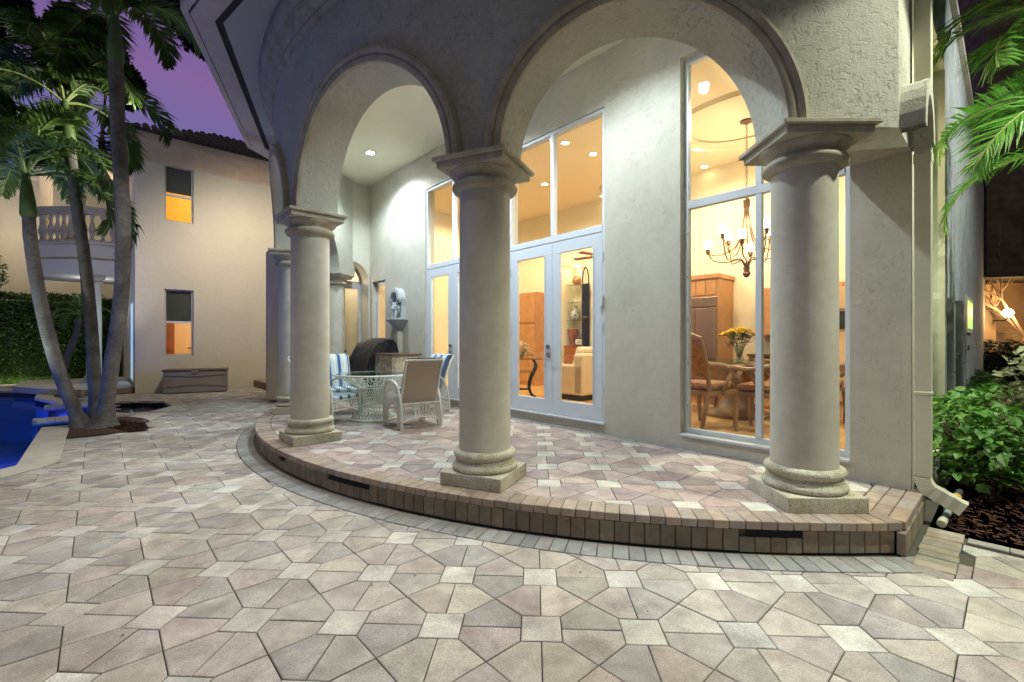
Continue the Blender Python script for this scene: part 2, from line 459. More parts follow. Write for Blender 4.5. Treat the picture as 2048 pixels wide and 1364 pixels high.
def lay(parent,P,s,u0,v0,rng,z,keep,clipf,colf,nmax,yaw=YAW,label_kind='paver'):
    ms=paver_meshes(P,s,m_paver_o)
    def T(p): return (p[0]*math.cos(yaw)+p[1]*math.sin(yaw), -p[0]*math.sin(yaw)+p[1]*math.cos(yaw))
    items=[]
    for kind,rot,(u,v),pl in polys(P,s,u0,v0,*rng,None):
        wp=[T((u+a,v+b)) for a,b in pl]
        cx=sum(q[0] for q in wp)/len(wp); cy=sum(q[1] for q in wp)/len(wp)
        if not keep(cx,cy,wp): continue
        cp=clean(clipf(wp))
        if len(cp)<3 or area(cp)<.0003: continue
        whole=abs(area(cp)-area(wp))<1e-5
        vis=abs(cx)<1.18*cy+.05 and cy>1.6
        items.append((cy if vis else 99+cy,kind,rot,(u,v),cp,whole,cx,cy))
    items.sort(key=lambda q:q[0])
    joined=MB(); jc=[]
    n=0
    for dd,kind,rot,(u,v),cp,whole,cx,cy in items:
        col=jit(colf(kind,cx,cy))
        dz=random.uniform(-.0015,.0015)
        if n<nmax and dd<99:
            n+=1
            if whole:
                key='s' if kind=='s' else ('A' if rot in(0,1) else 'B')
                me,(mx,my)=ms[key]; a=PI/2 if rot in(1,3) else 0
                lx,ly=(mx*math.cos(a)-my*math.sin(a), mx*math.sin(a)+my*math.cos(a))
                X,Y=T((u+lx,v+ly))
                o=piece('paver',me,parent,(X,Y,z+dz),(random.uniform(-.003,.003),random.uniform(-.003,.003),a-yaw+random.uniform(-.004,.004)),col)
            else:
                o=MB().prism([(a-cx,b-cy) for a,b in cp],-.03,0,ch=.003,bottom=False).obj('paver',m_paver_o,parent)
                o.location=(cx,cy,z+dz); o.color=(*col,1)
        else:
            if cy>9.5: k0=len(joined.f); joined.prism(cp,z-.02,z+dz,bottom=False)
            else: k0=len(joined.f); joined.prism(cp,z-.03,z+dz,ch=.004,bottom=False)
            jc+=[col]*(len(joined.f)-k0)
    if joined.f:
        o=joined_obj('paver_field',joined,jc,m_paver_v,parent)
def joined_obj(name,mb,cols,mat,parent):
    me=bpy.data.meshes.new(name); me.from_pydata(mb.v,[],mb.f); me.materials.append(mat)
    ca=me.color_attributes.new('Col','FLOAT_COLOR','CORNER'); i=0; buf=[]
    for p,c in zip(me.polygons,cols):
        buf+= [c[0],c[1],c[2],1.0]*len(p.vertices)
    ca.data.foreach_set('color',buf); me.update()
    bm=bmesh.new(); bm.from_mesh(me); bmesh.ops.recalc_face_normals(bm,faces=bm.faces); bm.to_mesh(me); bm.free()
    o=bpy.data.objects.new(name,me); link(o); o.parent=parent; o['kind']='stuff'; return o

CX,CY=VW(CT,CO)[:2]
def keep_ground(x,y,wp):
    if y<.9 or y>19 or abs(x)>1.35*y+2.2 or x<-22: return False
    t,o=toV(x,y)
    if t>-.34 and o>.3 and max(math.hypot(a-CT,b-CO) for a,b in [toV(*q) for q in wp])<7.215: return False
    if t<=-.34 and math.hypot(t-CT,o-CO)<6.9 and o>1.1: return False
    if o<1.25 and t>10: return False
    if t>-.1 and o<.9: return False
    if o<1.02 and min(toV(*q)[0] for q in wp)>-.345: return False
    if inside(bed,x,y) or inside(planter,x,y) or inside(pool,x,y) or inside(spa,x,y): return False
    if t<=-.1 and o<.32: return False
    # guest house footprint
    gx=(x+10.6)*.738+(y-12.8)*.674; gy=(x+10.6)*-.674+(y-12.8)*.738
    if gx>0 and gy>0: return False
    if gy>6.9: return False
    if gx>-1.6 and gy>.18 and gx<0 and gy<5.6: return False
    # copings
    d=((x+5.77)*.7401+(y-5.32)*.6725)      # distance outside the pool's diagonal edge
    if y>5.3 and y<8.7 and d<.30: return False
    if 8.7<=y<12.5 and d<.36: return False
    if y<=5.4 and x<-5.50: return False
    if x<-12 and y<13.9 and d<1.2: return False
    return True
def clip_ground(wp):
    cx=sum(q[0] for q in wp)/len(wp); cy=sum(q[1] for q in wp)/len(wp)
    a=math.atan2(cx-CX,cy-CY); nx,ny=math.sin(a),math.cos(a); r=7.205
    t,o=toV(cx,cy)
    if o>1.0: wp=clip(wp,(CX+nx*r,CY+ny*r),(nx,ny))
    elif t<0: wp=clip(wp,VW(-.332,0)[:2],(-DX[0],-DX[1]))
    if y_between(cy,5.0,8.9) and (cx+5.77)*-.6725+(cy-5.32)*.7401>-.12: wp=clip(wp,(-5.77+.34*.7401,5.32+.34*.6725),(.7401,.6725))
    if cy<=5.45 and cx<-4.6: wp=clip(wp,(-5.42,5.3),(1,-.0483))
    if o<1.2 and t<0: wp=clip(wp,VW(0,.42)[:2],(-MX[0],-MX[1]))
    return wp
def y_between(y,a,b): return a<y<b
def colg(kind,x,y): return random.choice(SQC) if kind=='s' else random.choice(PTC)
lay(patio,.508,.204,.0363,2.820,(-46,20,-5,36),0.0,keep_ground,clip_ground,colg,290)

# porch floor
porch=struct('porch_floor')
mb=MB()
arc=[VW(*pol(6.93,ph))[:2] for ph in [x*2.0-50.6 for x in range(0,60)]]
tt=[p for p in arc if toV(*p)[0]<16]
poly=[VW(-.06,.02)[:2]]+tt
poly=[p for p in poly if toV(*p)[1]>1.25 or toV(*p)[0]<9]+[VW(10.9,1.27)[:2],VW(16,1.27)[:2],VW(16,-.3)[:2],VW(-.06,-.3)[:2]]
mb.prism(poly,-.05,HP-.025); mb.obj('screed_bed',m_joint,porch)
def keep_p(x,y,wp):
    t,o=toV(x,y)
    if max(toV(*q)[1] for q in wp)<.12 or max(toV(*q)[0] for q in wp)<.26: return False
    if t>10.2: return o<1.15 and t<16
    return min(math.hypot(a-CT,b-CO) for a,b in [toV(*q) for q in wp])<6.75
def clip_p(wp):
    cx=sum(q[0] for q in wp)/len(wp); cy=sum(q[1] for q in wp)/len(wp)
    a=math.atan2(cx-CX,cy-CY); nx,ny=math.sin(a),math.cos(a); r=6.765
    t,o=toV(cx,cy)
    if t<10.2: wp=clip(wp,(CX+nx*r,CY+ny*r),(-nx,-ny))
    wp=clip(wp,VW(0,.105)[:2],(-MX[0],-MX[1]))
    return clip(wp,VW(.24,0)[:2],DX)
# lattice shared with the photo's porch squares
u0=.324*math.cos(YAW)-3.98*math.sin(YAW); v0=.324*math.sin(YAW)+3.98*math.cos(YAW)
def colp(kind,x,y): return random.choice(SQC) if kind=='s' else random.choice(PPC)
lay(porch,.515,.204,u0,v0,(-26,10,-3,22),HP,keep_p,clip_p,colp,260)

BRC=[(.33,.255,.20),(.36,.28,.215),(.30,.24,.20),(.38,.30,.235),(.34,.29,.25)]
BGC=[(.27,.265,.25),(.31,.30,.28),(.24,.235,.225),(.29,.275,.25)]
RISC=[(.27,.21,.15),(.30,.235,.17),(.25,.205,.155),(.28,.235,.175)]
m_capb=MB().box(-.050,.050,-.101,.101,-.058,0).mesh('brick',m_brick_o)
def bevmesh(me,w=.004):
    bm=bmesh.new(); bm.from_mesh(me); bmesh.ops.bevel(bm,geom=bm.edges[:],offset=w,segments=1,affect='EDGES'); bm.to_mesh(me); bm.free(); return me
bevmesh(m_capb)
def brick_box(sx,sy,sz,name='brick'): return bevmesh(MB().box(-sx/2,sx/2,-sy/2,sy/2,-sz,0).mesh(name,m_brick_o),.004)
def vr(phi): return VRZ-R(phi)      # world yaw of the tangent at local angle phi
b_face=brick_box(.100,.05,.152); b_low=brick_box(.100,.05,.105)
dphi=math.degrees(.1055/6.97)
slots=[(-45.6,-41.9),(-16.9,-11.3),(-3.6,-2.2)]
ph=-50.0
while ph<46:
    X,Y,_=VW(*pol(6.975-.101,ph))
    piece('brick',m_capb,porch,(X,Y,HP+.003+random.uniform(-.0015,.0015)),(random.uniform(-.006,.006),0,vr(ph)+random.uniform(-.012,.012)),jit(random.choice(BRC),.1))
    X,Y,_=VW(*pol(6.955-.025+random.uniform(-.002,.002),ph+.3))
    sl=any(a<ph<b for a,b in slots)
    piece('brick',b_low if sl else b_face,porch,(X,Y,.105 if sl else .158),(0,0,vr(ph+.3)),jit(random.choice(RISC),.12))
    ph+=dphi
mb=MB()
for a,b in slots:
    pts=[a+(b-a)*k/8 for k in range(9)]
    mb.grid([[VW(*pol(6.945,p),z) for p in pts] for z in (.10,.165)])
mb.obj('drain_slot',m_dark,porch)
# soldier course on the ground around the platform
ph=-50.5; b_sold=brick_box(.102,.205,.06); 
while ph<40:
    X,Y,_=VW(*pol(7.095,ph))
    piece('brick',b_sold,patio,(X,Y,.003+random.uniform(-.0015,.0015)),(0,0,vr(ph)+random.uniform(-.01,.01)),jit(random.choice(BGC),.1))
    ph+=math.degrees(.106/7.0)
mb=MB(); mb.grid([[VW(*pol(r,p),-.012) for p in range(-52,46,2)] for r in (6.90,7.20)]); mb.obj('joint_bed',m_joint,patio,kind='structure')
# right end of the platform: long cap strips, riser bricks and flanking course
b_str=brick_box(.30,.098,.058)
for k in range(3):
    for q in range(3):
        X,Y,_=VW(-.03+.104*k, .16+.31*q)
        piece('brick',b_str,porch,(X,Y,HP+.004),(0,0,VRZ+PI/2+random.uniform(-.008,.008)),jit(random.choice(BRC),.08))
for q in range(9):
    X,Y,_=VW(-.062,.09+.106*q)
    piece('brick',b_face,porch,(X,Y,.158),(0,0,VRZ+PI/2),jit(random.choice(RISC),.1))
b_s2=brick_box(.205,.102,.06)
for q in range(9):
    X,Y,_=VW(-.225+random.uniform(-.006,.006),.24+.110*q)
    piece('brick',b_s2,patio,(X,Y,.004+random.uniform(-.003,.003)),(random.uniform(-.01,.01),0,VRZ+random.uniform(-.015,.015)),jit(random.choice([(.34,.29,.22),(.30,.27,.22),(.39,.34,.27)]),.12))
for q in range(26):
    X,Y,_=VW(-.45-.21*q,.305)
    piece('brick',b_s2,patio,(X,Y,.004),(0,0,VRZ+random.uniform(-.01,.01)),jit((.33,.31,.27),.1))
# grey course along the foot of the door wall
b_g=brick_box(.205,.10,.06)
for q in range(47):
    X,Y,_=VW(.36+.21*q,.052)
    piece('brick',b_g,porch,(X,Y,HP+.002),(0,0,VRZ),jit((.25,.235,.23),.1))
# terrace step running on towards the guest house
for q in range(24):
    X,Y,_=VW(11.3+.2*q,1.20)
    piece('brick',b_g,porch,(X,Y,HP+.004),(0,0,VRZ),jit(random.choice(BRC),.08))
b_f2=brick_box(.20,.05,.21)
for q in range(24):
    X,Y,_=VW(11.3+.2*q,1.255)
    piece('brick',b_f2,porch,(X,Y,HP-.01),(0,0,VRZ),jit((.20,.12,.075),.12))

# pool basin, water, coping
m_pool=M('pool_plaster',(.05,.22,.55),.6,mott=[(.6,.6,1.2)])
m_water=bpy.data.materials.new('pool_water'); m_water.use_nodes=True
n_,l_=m_water.node_tree.nodes,m_water.node_tree.links
for x in list(n_):
    if x.type!='OUTPUT_MATERIAL': n_.remove(x)
t_=n_.new('ShaderNodeBsdfTransparent'); t_.inputs[0].default_value=(.55,.72,.95,1)
g_=n_.new('ShaderNodeBsdfGlossy'); g_.inputs['Roughness'].default_value=.06
lw_=n_.new('ShaderNodeLayerWeight'); lw_.inputs[0].default_value=.5; pw_=n_.new('ShaderNodeMath'); pw_.operation='POWER'; pw_.inputs[1].default_value=5; l_.new(lw_.outputs['Facing'],pw_.inputs[0])
f_=n_.new('ShaderNodeMath'); f_.operation='MULTIPLY_ADD'; f_.inputs[1].default_value=.6; f_.inputs[2].default_value=.02; l_.new(pw_.outputs[0],f_.inputs[0])
x_=n_.new('ShaderNodeMixShader'); nn_=n_.new('ShaderNodeTexNoise'); nn_.inputs['Scale'].default_value=2.2; nn_.inputs['Detail'].default_value=3
bb_=n_.new('ShaderNodeBump'); bb_.inputs['Distance'].default_value=.02; bb_.inputs['Strength'].default_value=.5
tcx=n_.new('ShaderNodeTexCoord'); l_.new(tcx.outputs['Object'],nn_.inputs['Vector']); l_.new(nn_.outputs[0],bb_.inputs['Height']); l_.new(bb_.outputs[0],g_.inputs['Normal'])
l_.new(f_.outputs[0],x_.inputs[0]); l_.new(t_.outputs[0],x_.inputs[1]); l_.new(g_.outputs[0],x_.inputs[2]); l_.new(x_.outputs[0],n_['Material Output'].inputs[0])
def basin(poly,depth,name,matw):
    mb=MB(); n=len(poly)
    mb.grid([[(p[0],p[1],z) for p in poly] for z in (-depth,.0)],closed=True)
    mb.obj(name+'_wall',matw,None,kind='structure')
    sheet(name+'_floor',poly,[],-depth,matw)
basin(pool,1.5,'pool',m_pool)
basin(spa,.9,'spa',M('spa_plaster',(.05,.07,.085),.6))
sheet('pool_water',pool,[],-.13,m_water)
sheet('spa_water',spa,[],-.10,m_water)
poolst=struct('pool_surround')
def strip(p,q,nx,ny,w,z0,z1,mb,off=0):
    a=(p[0]+nx*off,p[1]+ny*off); b=(q[0]+nx*off,q[1]+ny*off)
    mb.prism([a,b,(b[0]+nx*w,b[1]+ny*w),(a[0]+nx*w,a[1]+ny*w)],z0,z1,ch=.008)
def edge_run(pts,w,L,z=.012,side=1,thick=.06,tiles=True,name='coping_stone'):
    for p,q in zip(pts[:-1],pts[1:]):
        d=math.dist(p,q); k=max(1,round(d/L)); ex,ey=(q[0]-p[0])/d,(q[1]-p[1])/d; nx,ny=(ey*side,-ex*side)
        for i in range(k):
            a=d*i/k+.003; b=d*(i+1)/k-.003
            mb=MB(); strip((p[0]+ex*a,p[1]+ey*a),(p[0]+ex*b,p[1]+ey*b),nx,ny,w,z-thick,z+random.uniform(-.001,.001),mb,-.02)
            mb.obj(name,m_coping,poolst)
        if tiles:
            kt=max(1,int(d/.155)); tb=MB(); 
            tb.add([(p[0],p[1],-.30),(q[0],q[1],-.30),(q[0],q[1],z-thick),(p[0],p[1],z-thick)],[(0,1,2,3)],0)
            for i in range(kt):
                a=d*i/kt+.006; b=d*(i+1)/kt-.006
                for z0 in (-.20,): 
                    A=(p[0]+ex*a-nx*.006,p[1]+ey*a-ny*.006); B=(p[0]+ex*b-nx*.006,p[1]+ey*b-ny*.006)
                    tb.add([(A[0],A[1],z0),(B[0],B[1],z0),(B[0],B[1],z0+.145),(A[0],A[1],z0+.145)],[(0,1,2,3)],1)
            tb.obj('tile_band',[m_tile_light,m_tile_blue],poolst)
edge_run([(-5.98,1.0),LP(0),LP(3.2)],.36,1.2,side=1)
mb=MB(); mb.prism([LP(-.02,-.01),(-5.41,5.28),LP(.0,.34)],-.05,.0115); mb.obj('coping_stone',m_coping,poolst)
mb=MB(); mb.prism([LP(3.0,.36),LP(3.2,.36),LP(3.2,.8),LP(3.0,.8)],-.05,.012,ch=.008); mb.obj('coping_stone',m_coping,poolst)
edge_run([LP(6.95),(-10.75,10.80),(-12.30,11.75),(-13.97,13.46),(-24,13.9)],.34,.6,side=1)
# two raised dam walls between pool and spa with a spillway between them
for s0 in (3.95,6.35):
    P=[LP(s0,-.12),LP(s0,1.0),LP(s0+.24,1.0),LP(s0+.24,-.12)]
    mb=MB(); mb.prism(P,-.6,-.045); mb.obj('dam_wall',m_tile_light,poolst)
    for k in range(7):
        a,b=LP(s0-.006,-.115+.155*k),LP(s0-.006,.03+.155*k); mb=MB(); mb.add([(a[0],a[1],-.22),(b[0],b[1],-.22),(b[0],b[1],-.055),(a[0],a[1],-.055)],[(0,1,2,3)]); mb.obj('tile',m_tile_blue,poolst)
    for k in range(4):
        u,v=-.18+.29*k,-.18+.29*(k+1)-.006
        c0=LP(s0+.12,u); c1=LP(s0+.12,v); ax=Vector((.7401,.6725,0)); pr=Vector((-.6725,.7401,0)); rows=[]
        for c in (c0,c1): rows.append([Vector((c[0],c[1],0))+pr*(.17*math.copysign(abs(math.cos(q))**.6,math.cos(q)))+Vector((0,0,.005+.055*math.copysign(abs(math.sin(q))**.7,math.sin(q)))) for q in [2*PI*j/16 for j in range(16)]])
        mb=MB(); mb.grid(rows,closed=True); mb.add(rows[0],[tuple(range(16))]); mb.add(rows[1],[tuple(range(16))]); mb.obj('coping_stone',m_coping,poolst,smooth=True,ang=50)
mb=MB(); mb.prism([LP(4.2,.75),LP(6.35,.75),LP(6.35,.97),LP(4.2,.97)],-.6,-.04); mb.obj('dam_wall',m_tile_blue,poolst)
spc=[(-8.0,8.80),(-7.96,9.12),(-7.45,9.36),(-7.61,10.23),(-8.43,11.05),(-9.05,11.18),(-9.60,11.0)]
edge_run(spc[1:],.30,.45,side=1,z=.02)
mb=MB(); mb.prism([(-7.35,8.72),(-6.95,8.55),(-6.6,8.28),(-6.9,9.0),(-7.45,9.2)],-.03,.03,ch=.01); mb.obj('coping_stone',m_coping,poolst)
plight('pool_lamp',(-8.75,8.7,-.50),32,(.10,.12,1.0),.08)
plight('pool_lamp',(-9.2,5.2,-.9),170,(.03,.28,1.0),.12)
plight('pool_lamp',(-12.4,9.6,-.7),90,(.05,.16,1.0),.1)
# lawn beyond and mulch areas
sheet('mulch_bed_soil',planter,[],.012,m_soil)
sheet('garden_bed_soil',bed,[],-.02,m_soil)

# ------------------------------------------------------------------ the villa
villa=thing('villa','pale stucco villa with an arcaded round porch, tall lit windows and French doors','house',(P0[0],P0[1],0),VRZ)
def vp(name,mb,mat,parent=None,**k): return mb.obj(name,mat,parent or villa,**k)

# columns
def column_profile():
    return dict(
     torus=[(.226,.115),(.272,.115),(.286,.128),(.290,.145),(.284,.163),(.266,.173),(.262,.182),(.258,.190),(.262,.198),(.256,.205),(.250,.213),(.256,.222),(.268,.228),(.275,.245),(.276,.262),(.266,.280),(.245,.289),(.222,.291)])
CP=column_profile()
def flute_cap(mb):
    rows=[]
    # flaring bell from the ring up to the square abacus
    for (r,z) in [(.222,2.535),(.250,2.542),(.278,2.558),(.291,2.580),(.288,2.602),(.272,2.618),(.252,2.624),(.247,2.633),(.252,2.646),(.268,2.664),(.292,2.684),(.307,2.704),(.309,2.722)]:
        rows.append([(r*math.cos(a),r*math.sin(a),z) for a in [2*PI*i/40 for i in range(40)]])
    mb.grid(rows,closed=True)
colphi=[-47.2,-24.5,.5,24.3,47.3]
for i,ph in enumerate(colphi):
    x,y=pol(6.52,ph)
    lab=['rightmost column beside the corner downpipe','middle column between the two big arches','left near column behind the deck curve','column half hidden behind the left near column','far column beside the arched door'][i]
    mb=MB()
    sh=[]
    for k in range(15):
        z=.285+HP+(2.58-.285)*k/14
        u=k/14; r=.228-.004*u
        sh.append((r,z))
    mb.lathe(sh,48)
    o=vp('column',mb,m_shaft,smooth=True,ang=50,label=lab); o.location=(x,y,0); o.rotation_euler=(0,0,-R(ph))
    rr=random.Random(i)
    mb=MB().box(-.288,.288,-.288,.288,0,.115); p=mb.obj('plinth',m_stone,o,bevel=.008); p.location=(0,0,HP)
    mb=MB().lathe(CP['torus'],48); p=mb.obj('base_moulding',m_stone,o,smooth=True,ang=60); p.location=(0,0,HP)
    mb=MB(); flute_cap(mb); p=mb.obj('capital',m_stone2,o,smooth=True,ang=60); p.location=(0,0,HP)
    mb=MB().box(-.312,.312,-.312,.312,2.718,2.778).box(-.342,.342,-.342,.342,2.776,2.81); p=mb.obj('abacus',m_stone2,o,bevel=.006); p.location=(0,0,HP)

# arcade wall
RO,RI=6.73,6.27
def arcade():
    mb=MB()
    def face(r,phs,zb,zt): mb.grid([[(*pol(r,p),z) for p,z in zip(phs,zb)],[(*pol(r,p),(a+zt)/2) for p,a in zip(phs,zb)],[(*pol(r,p),zt) for p in phs]])
    arches=[]
    for a,b in zip(colphi[:-1],colphi[1:]):
        mid=(a+b)/2; half=R(b-a)/2*6.5; w=half-.245; K=1.0
        if abs(mid)>20 and False: K=1
        ns=36; us=[PI-PI*k/ns for k in range(ns+1)]
        ss=[w*math.cos(u) for u in us]; zz=[ZS+w*math.sin(u)*K for u in us]
        phs=[mid+math.degrees(s/6.5) for s in ss]
        for r in (RO,RI):
            face(r,[a]+phs[:1],[ZS,ZS],ZT); face(r,phs,zz,ZT); face(r,phs[-1:]+[b],[ZS,ZS],ZT)
        mb.grid([[(*pol(RO,p),z) for p,z in zip(phs,zz)],[(*pol(RI,p),z) for p,z in zip(phs,zz)]])
        for q in ([a,phs[0]],[phs[-1],b]):
            mb.grid([[(*pol(RO,p),ZS) for p in q],[(*pol(RI,p),ZS) for p in q]])
        arches.append((mid,w,K))
    for a,b in ((-52.1,colphi[0]),(colphi[-1],52.1)):
        q=[a+(b-a)*k/3 for k in range(4)]
        for r in (RO,RI): face(r,q,[ZS]*4,ZT)
        mb.grid([[(*pol(RO,p),ZS) for p in q],[(*pol(RI,p),ZS) for p in q]])
    return mb,arches
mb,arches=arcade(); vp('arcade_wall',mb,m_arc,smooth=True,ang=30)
for mid,w,K in arches:
    prof=[(-.004,.0),(-.004,.035),(.012,.045),(.045,.048),(.055,.036),(.062,.036),(.07,.055),(.10,.068),(.125,.062),(.14,.03),(.145,-.01)]
    mb=MB(); rows=[]
    for k in range(49):
        u=PI-PI*k/48; row=[]
        for e_,p_ in prof:
            s=(w+e_)*math.cos(u); z=ZS+(w+e_)*math.sin(u)*K
            row.append((*pol(RO+p_,mid+math.degrees(s/6.5)),z))
        rows.append(row)
    mb.grid(rows); vp('arch_moulding',mb,m_stone2,smooth=True,ang=35)
# cornice under the soffit
mb=MB(); rows=[]
for ph in range(-54,61,2):
    rows.append([(*pol(r,ph),z) for r,z in [(6.72,4.98),(6.76,4.99),(6.78,5.04),(6.765,5.09),(6.80,5.12),(6.85,5.20),(6.855,5.25),(6.88,5.27),(6.92,5.34),(6.93,5.42),(6.91,5.46)]])
mb.grid(rows); vp('cornice',mb,m_stone2,smooth=True,ang=35)
# return wall at the right end of the arcade, down to the spring line, and the little bracket arch
mb=MB(); mb.prism([(-.002,.01),(-.002,.64),pol(6.70,-49.5),pol(6.70,-47.2),pol(6.25,-46.6),(.50,.01)],ZS+.001,5.32); vp('return_wall',mb,m_arc)
mb=MB()
sec=[]
for k in range(13):
    a=PI*k/12; sec.append((.30*math.cos(a)+.33, 3.02+.42*math.sin(a)))
inn=[(.20*math.cos(PI*k/12)+.33, 3.02+.30*math.sin(PI*k/12)) for k in range(13)]
mb.grid([[( -.004,y,z) for y,z in sec],[(-.15,y,z) for y,z in sec],[(-.15,y,z) for y,z in inn],[(-.004,y,z) for y,z in inn]]); vp('bracket_arch',mb,m_arc)
# ceiling of the porch, soffit and roof edge
cp=[pol(6.30,p) for p in range(-52,53,4)]
mb=MB(); mb.prism([(0.05,-.1)]+cp+[(10.2,-.1)],5.33,5.40); vp('porch_ceiling',mb,m_ceil)
ev=[-86.75,-55.75,-24.75,6.25,37.25,68.25]
ER=7.37
V=[pol(ER,p) for p in ev]; V2=[pol(ER+.09,p) for p in ev]; V3=[pol(ER+.34,p) for p in ev]
inner=[pol(6.6,p) for p in range(-86,70,4)]
mb=MB(); mb.prism(V+inner[::-1],5.46,5.50); vp('soffit',mb,m_soffit)
for i in range(5):
    mb=MB(); mb.prism([V[i],V[i+1],V2[i+1],V2[i]],5.475,5.51); vp('vent_strip',mb,m_vent)
    mb=MB(); mb.prism([V2[i],V2[i+1],V3[i+1],V3[i]],5.445,5.52); vp('fascia_board',mb,m_fascia)
    V4=[pol(ER+.36,p) for p in ev[i:i+2]]; V5=[pol(ER+.44,p) for p in ev[i:i+2]]
    mb=MB(); mb.prism([V4[0],V4[1],V5[1],V5[0]],5.46,5.62); vp('gutter',mb,m_fascia)
mb=MB(); V6=[pol(ER+.46,p) for p in ev]
apex=(CT,CO,8.4)
mb.add([(*p,5.62) for p in V6]+[apex],[(i,i+1,len(V6)) for i in range(len(V6)-1)]); vp('roof',mb,m_roof)

# walls with openings: list of rects (t0,t1,z0,z1) cut out of a wall t-range
def wall_panels(mb,t0,t1,z0,z1,ops,o,th,axis='x',m=0):
    """wall as boxes round rectangular openings (openings do not overlap in t)"""
    def bx(a,b,c,d):
        if b-a<1e-4 or d-c<1e-4: return
        if axis=='x': mb.box(a,b,o-th,o,c,d,m)
        else: mb.box(o,o+th,a,b,c,d,m)
    cur=t0
    for (a,b,c,d) in sorted(ops):
        bx(cur,a,z0,z1); bx(a,b,z0,c); bx(a,b,d,z1); cur=b
    bx(cur,t1,z0,z1)
TH=.22
W3=(.417,2.03,.39,4.75); D2=(3.10,5.03,.37,4.60); D1=(5.66,7.60,.37,4.60); ND=(9.38,10.06,.37,2.93)
mb=MB(); wall_panels(mb,0,10.2,0,5.36,[W3,D2,D1,ND],0,TH); vp('door_wall',mb,m_wall)
# back wall at the far end with an arched doorway
mb=MB()
ar_o,ar_w,ar_s=.50,.46,2.98
us=[PI-PI*k/20 for k in range(21)]
ys=[ar_o+ar_w*math.cos(u) for u in us]; zs=[ar_s+ar_w*.95*math.sin(u) for u in us]
for x in (10.2,):
    mb.grid([[(x,y,z) for y,z in zip(ys,zs)],[(x,y,5.36) for y in ys]])
mb.grid([[(10.2,y,z) for y,z in zip(ys,zs)],[(10.75,y,z) for y,z in zip(ys,zs)]])
mb.box(10.2,10.75,-.2,ar_o-ar_w,0,5.36); mb.box(10.2,10.75,ar_o+ar_w,1.25,0,5.36); mb.box(10.22,10.75,ar_o-ar_w,ar_o+ar_w,3.5,5.36)
vp('back_wall',mb,m_wall)
mb=MB(); mb.box(10.75,16.2,-.25,0,0,5.4); vp('loggia_wall',mb,m_wall)

def framed(parent_name,t0,t1,z0,z1,o,fw=.06,dep=.07,mull=[],trans=[],mat=None,parent=None,glassm=None,label=None,axis='x'):
    mat=mat or m_white
    def B(mb,a,b,c,d,e=0,g=0):
        if axis=='x': mb.box(a,b,o-dep+g,o+e,c,d)
        else: mb.box(o-e,o+dep-g,a,b,c,d)
    root=MB(); B(root,t0,t1,z0,z0+fw); B(root,t0,t1,z1-fw,z1); B(root,t0,t0+fw,z0+fw,z1-fw); B(root,t1-fw,t1,z0+fw,z1-fw)
    r=vp(parent_name,root,mat,parent,bevel=.004,label=label)
    for x in mull:
        a=x[0]; za=x[1] if len(x)>1 else z0+fw; zb=x[2] if len(x)>2 else z1-fw; hw=x[3] if len(x)>3 else .035
        mb=MB(); B(mb,a-hw,a+hw,za,zb,.004,.002); mb.obj('mullion',mat,r,bevel=.003)
    for z in trans:
        mb=MB(); B(mb,t0+fw,t1-fw,z-.045,z+.045,.008,.001); mb.obj('transom',mat,r,bevel=.003)
    return r
def pane(root,t0,t1,z0,z1,o,axis='x',gm=None):
    mb=MB()
    if axis=='x': mb.box(t0,t1,o-.006,o,z0,z1)
    else: mb.box(o,o+.006,t0,t1,z0,z1)
    return mb.obj('glass_pane',gm or m_glass,root)
# right window
a,b,c,d=W3
r=framed('tall_window',a,b,c,d,-.09,.055,.07,mull=[(1.215,c+.055,3.0,.03),(1.215,3.09,d-.055,.03)],trans=[3.045],label='tall fixed window in front of the dining table')
for q in ((a+.055,1.185,c+.055,3.0),(1.245,b-.055,c+.055,3.0),(a+.055,1.185,3.09,d-.055),(1.245,b-.055,3.09,d-.055)): pane(r,*q,-.125)
for (x,z0_,z1_) in ((1.215,c+.05,3.0),):
    mb=MB(); 
    for z_ in (.7,1.2,1.7,2.2,2.7): mb.box(b-.054,b-.049,-.085,-.078,z_,z_+.02)
    mb.obj('frame_screws',m_black,r)
mb=MB(); mb.box(a,b,-.09,.015,c-.03,c-.001); vp('window_sill',mb,m_white,bevel=.004)
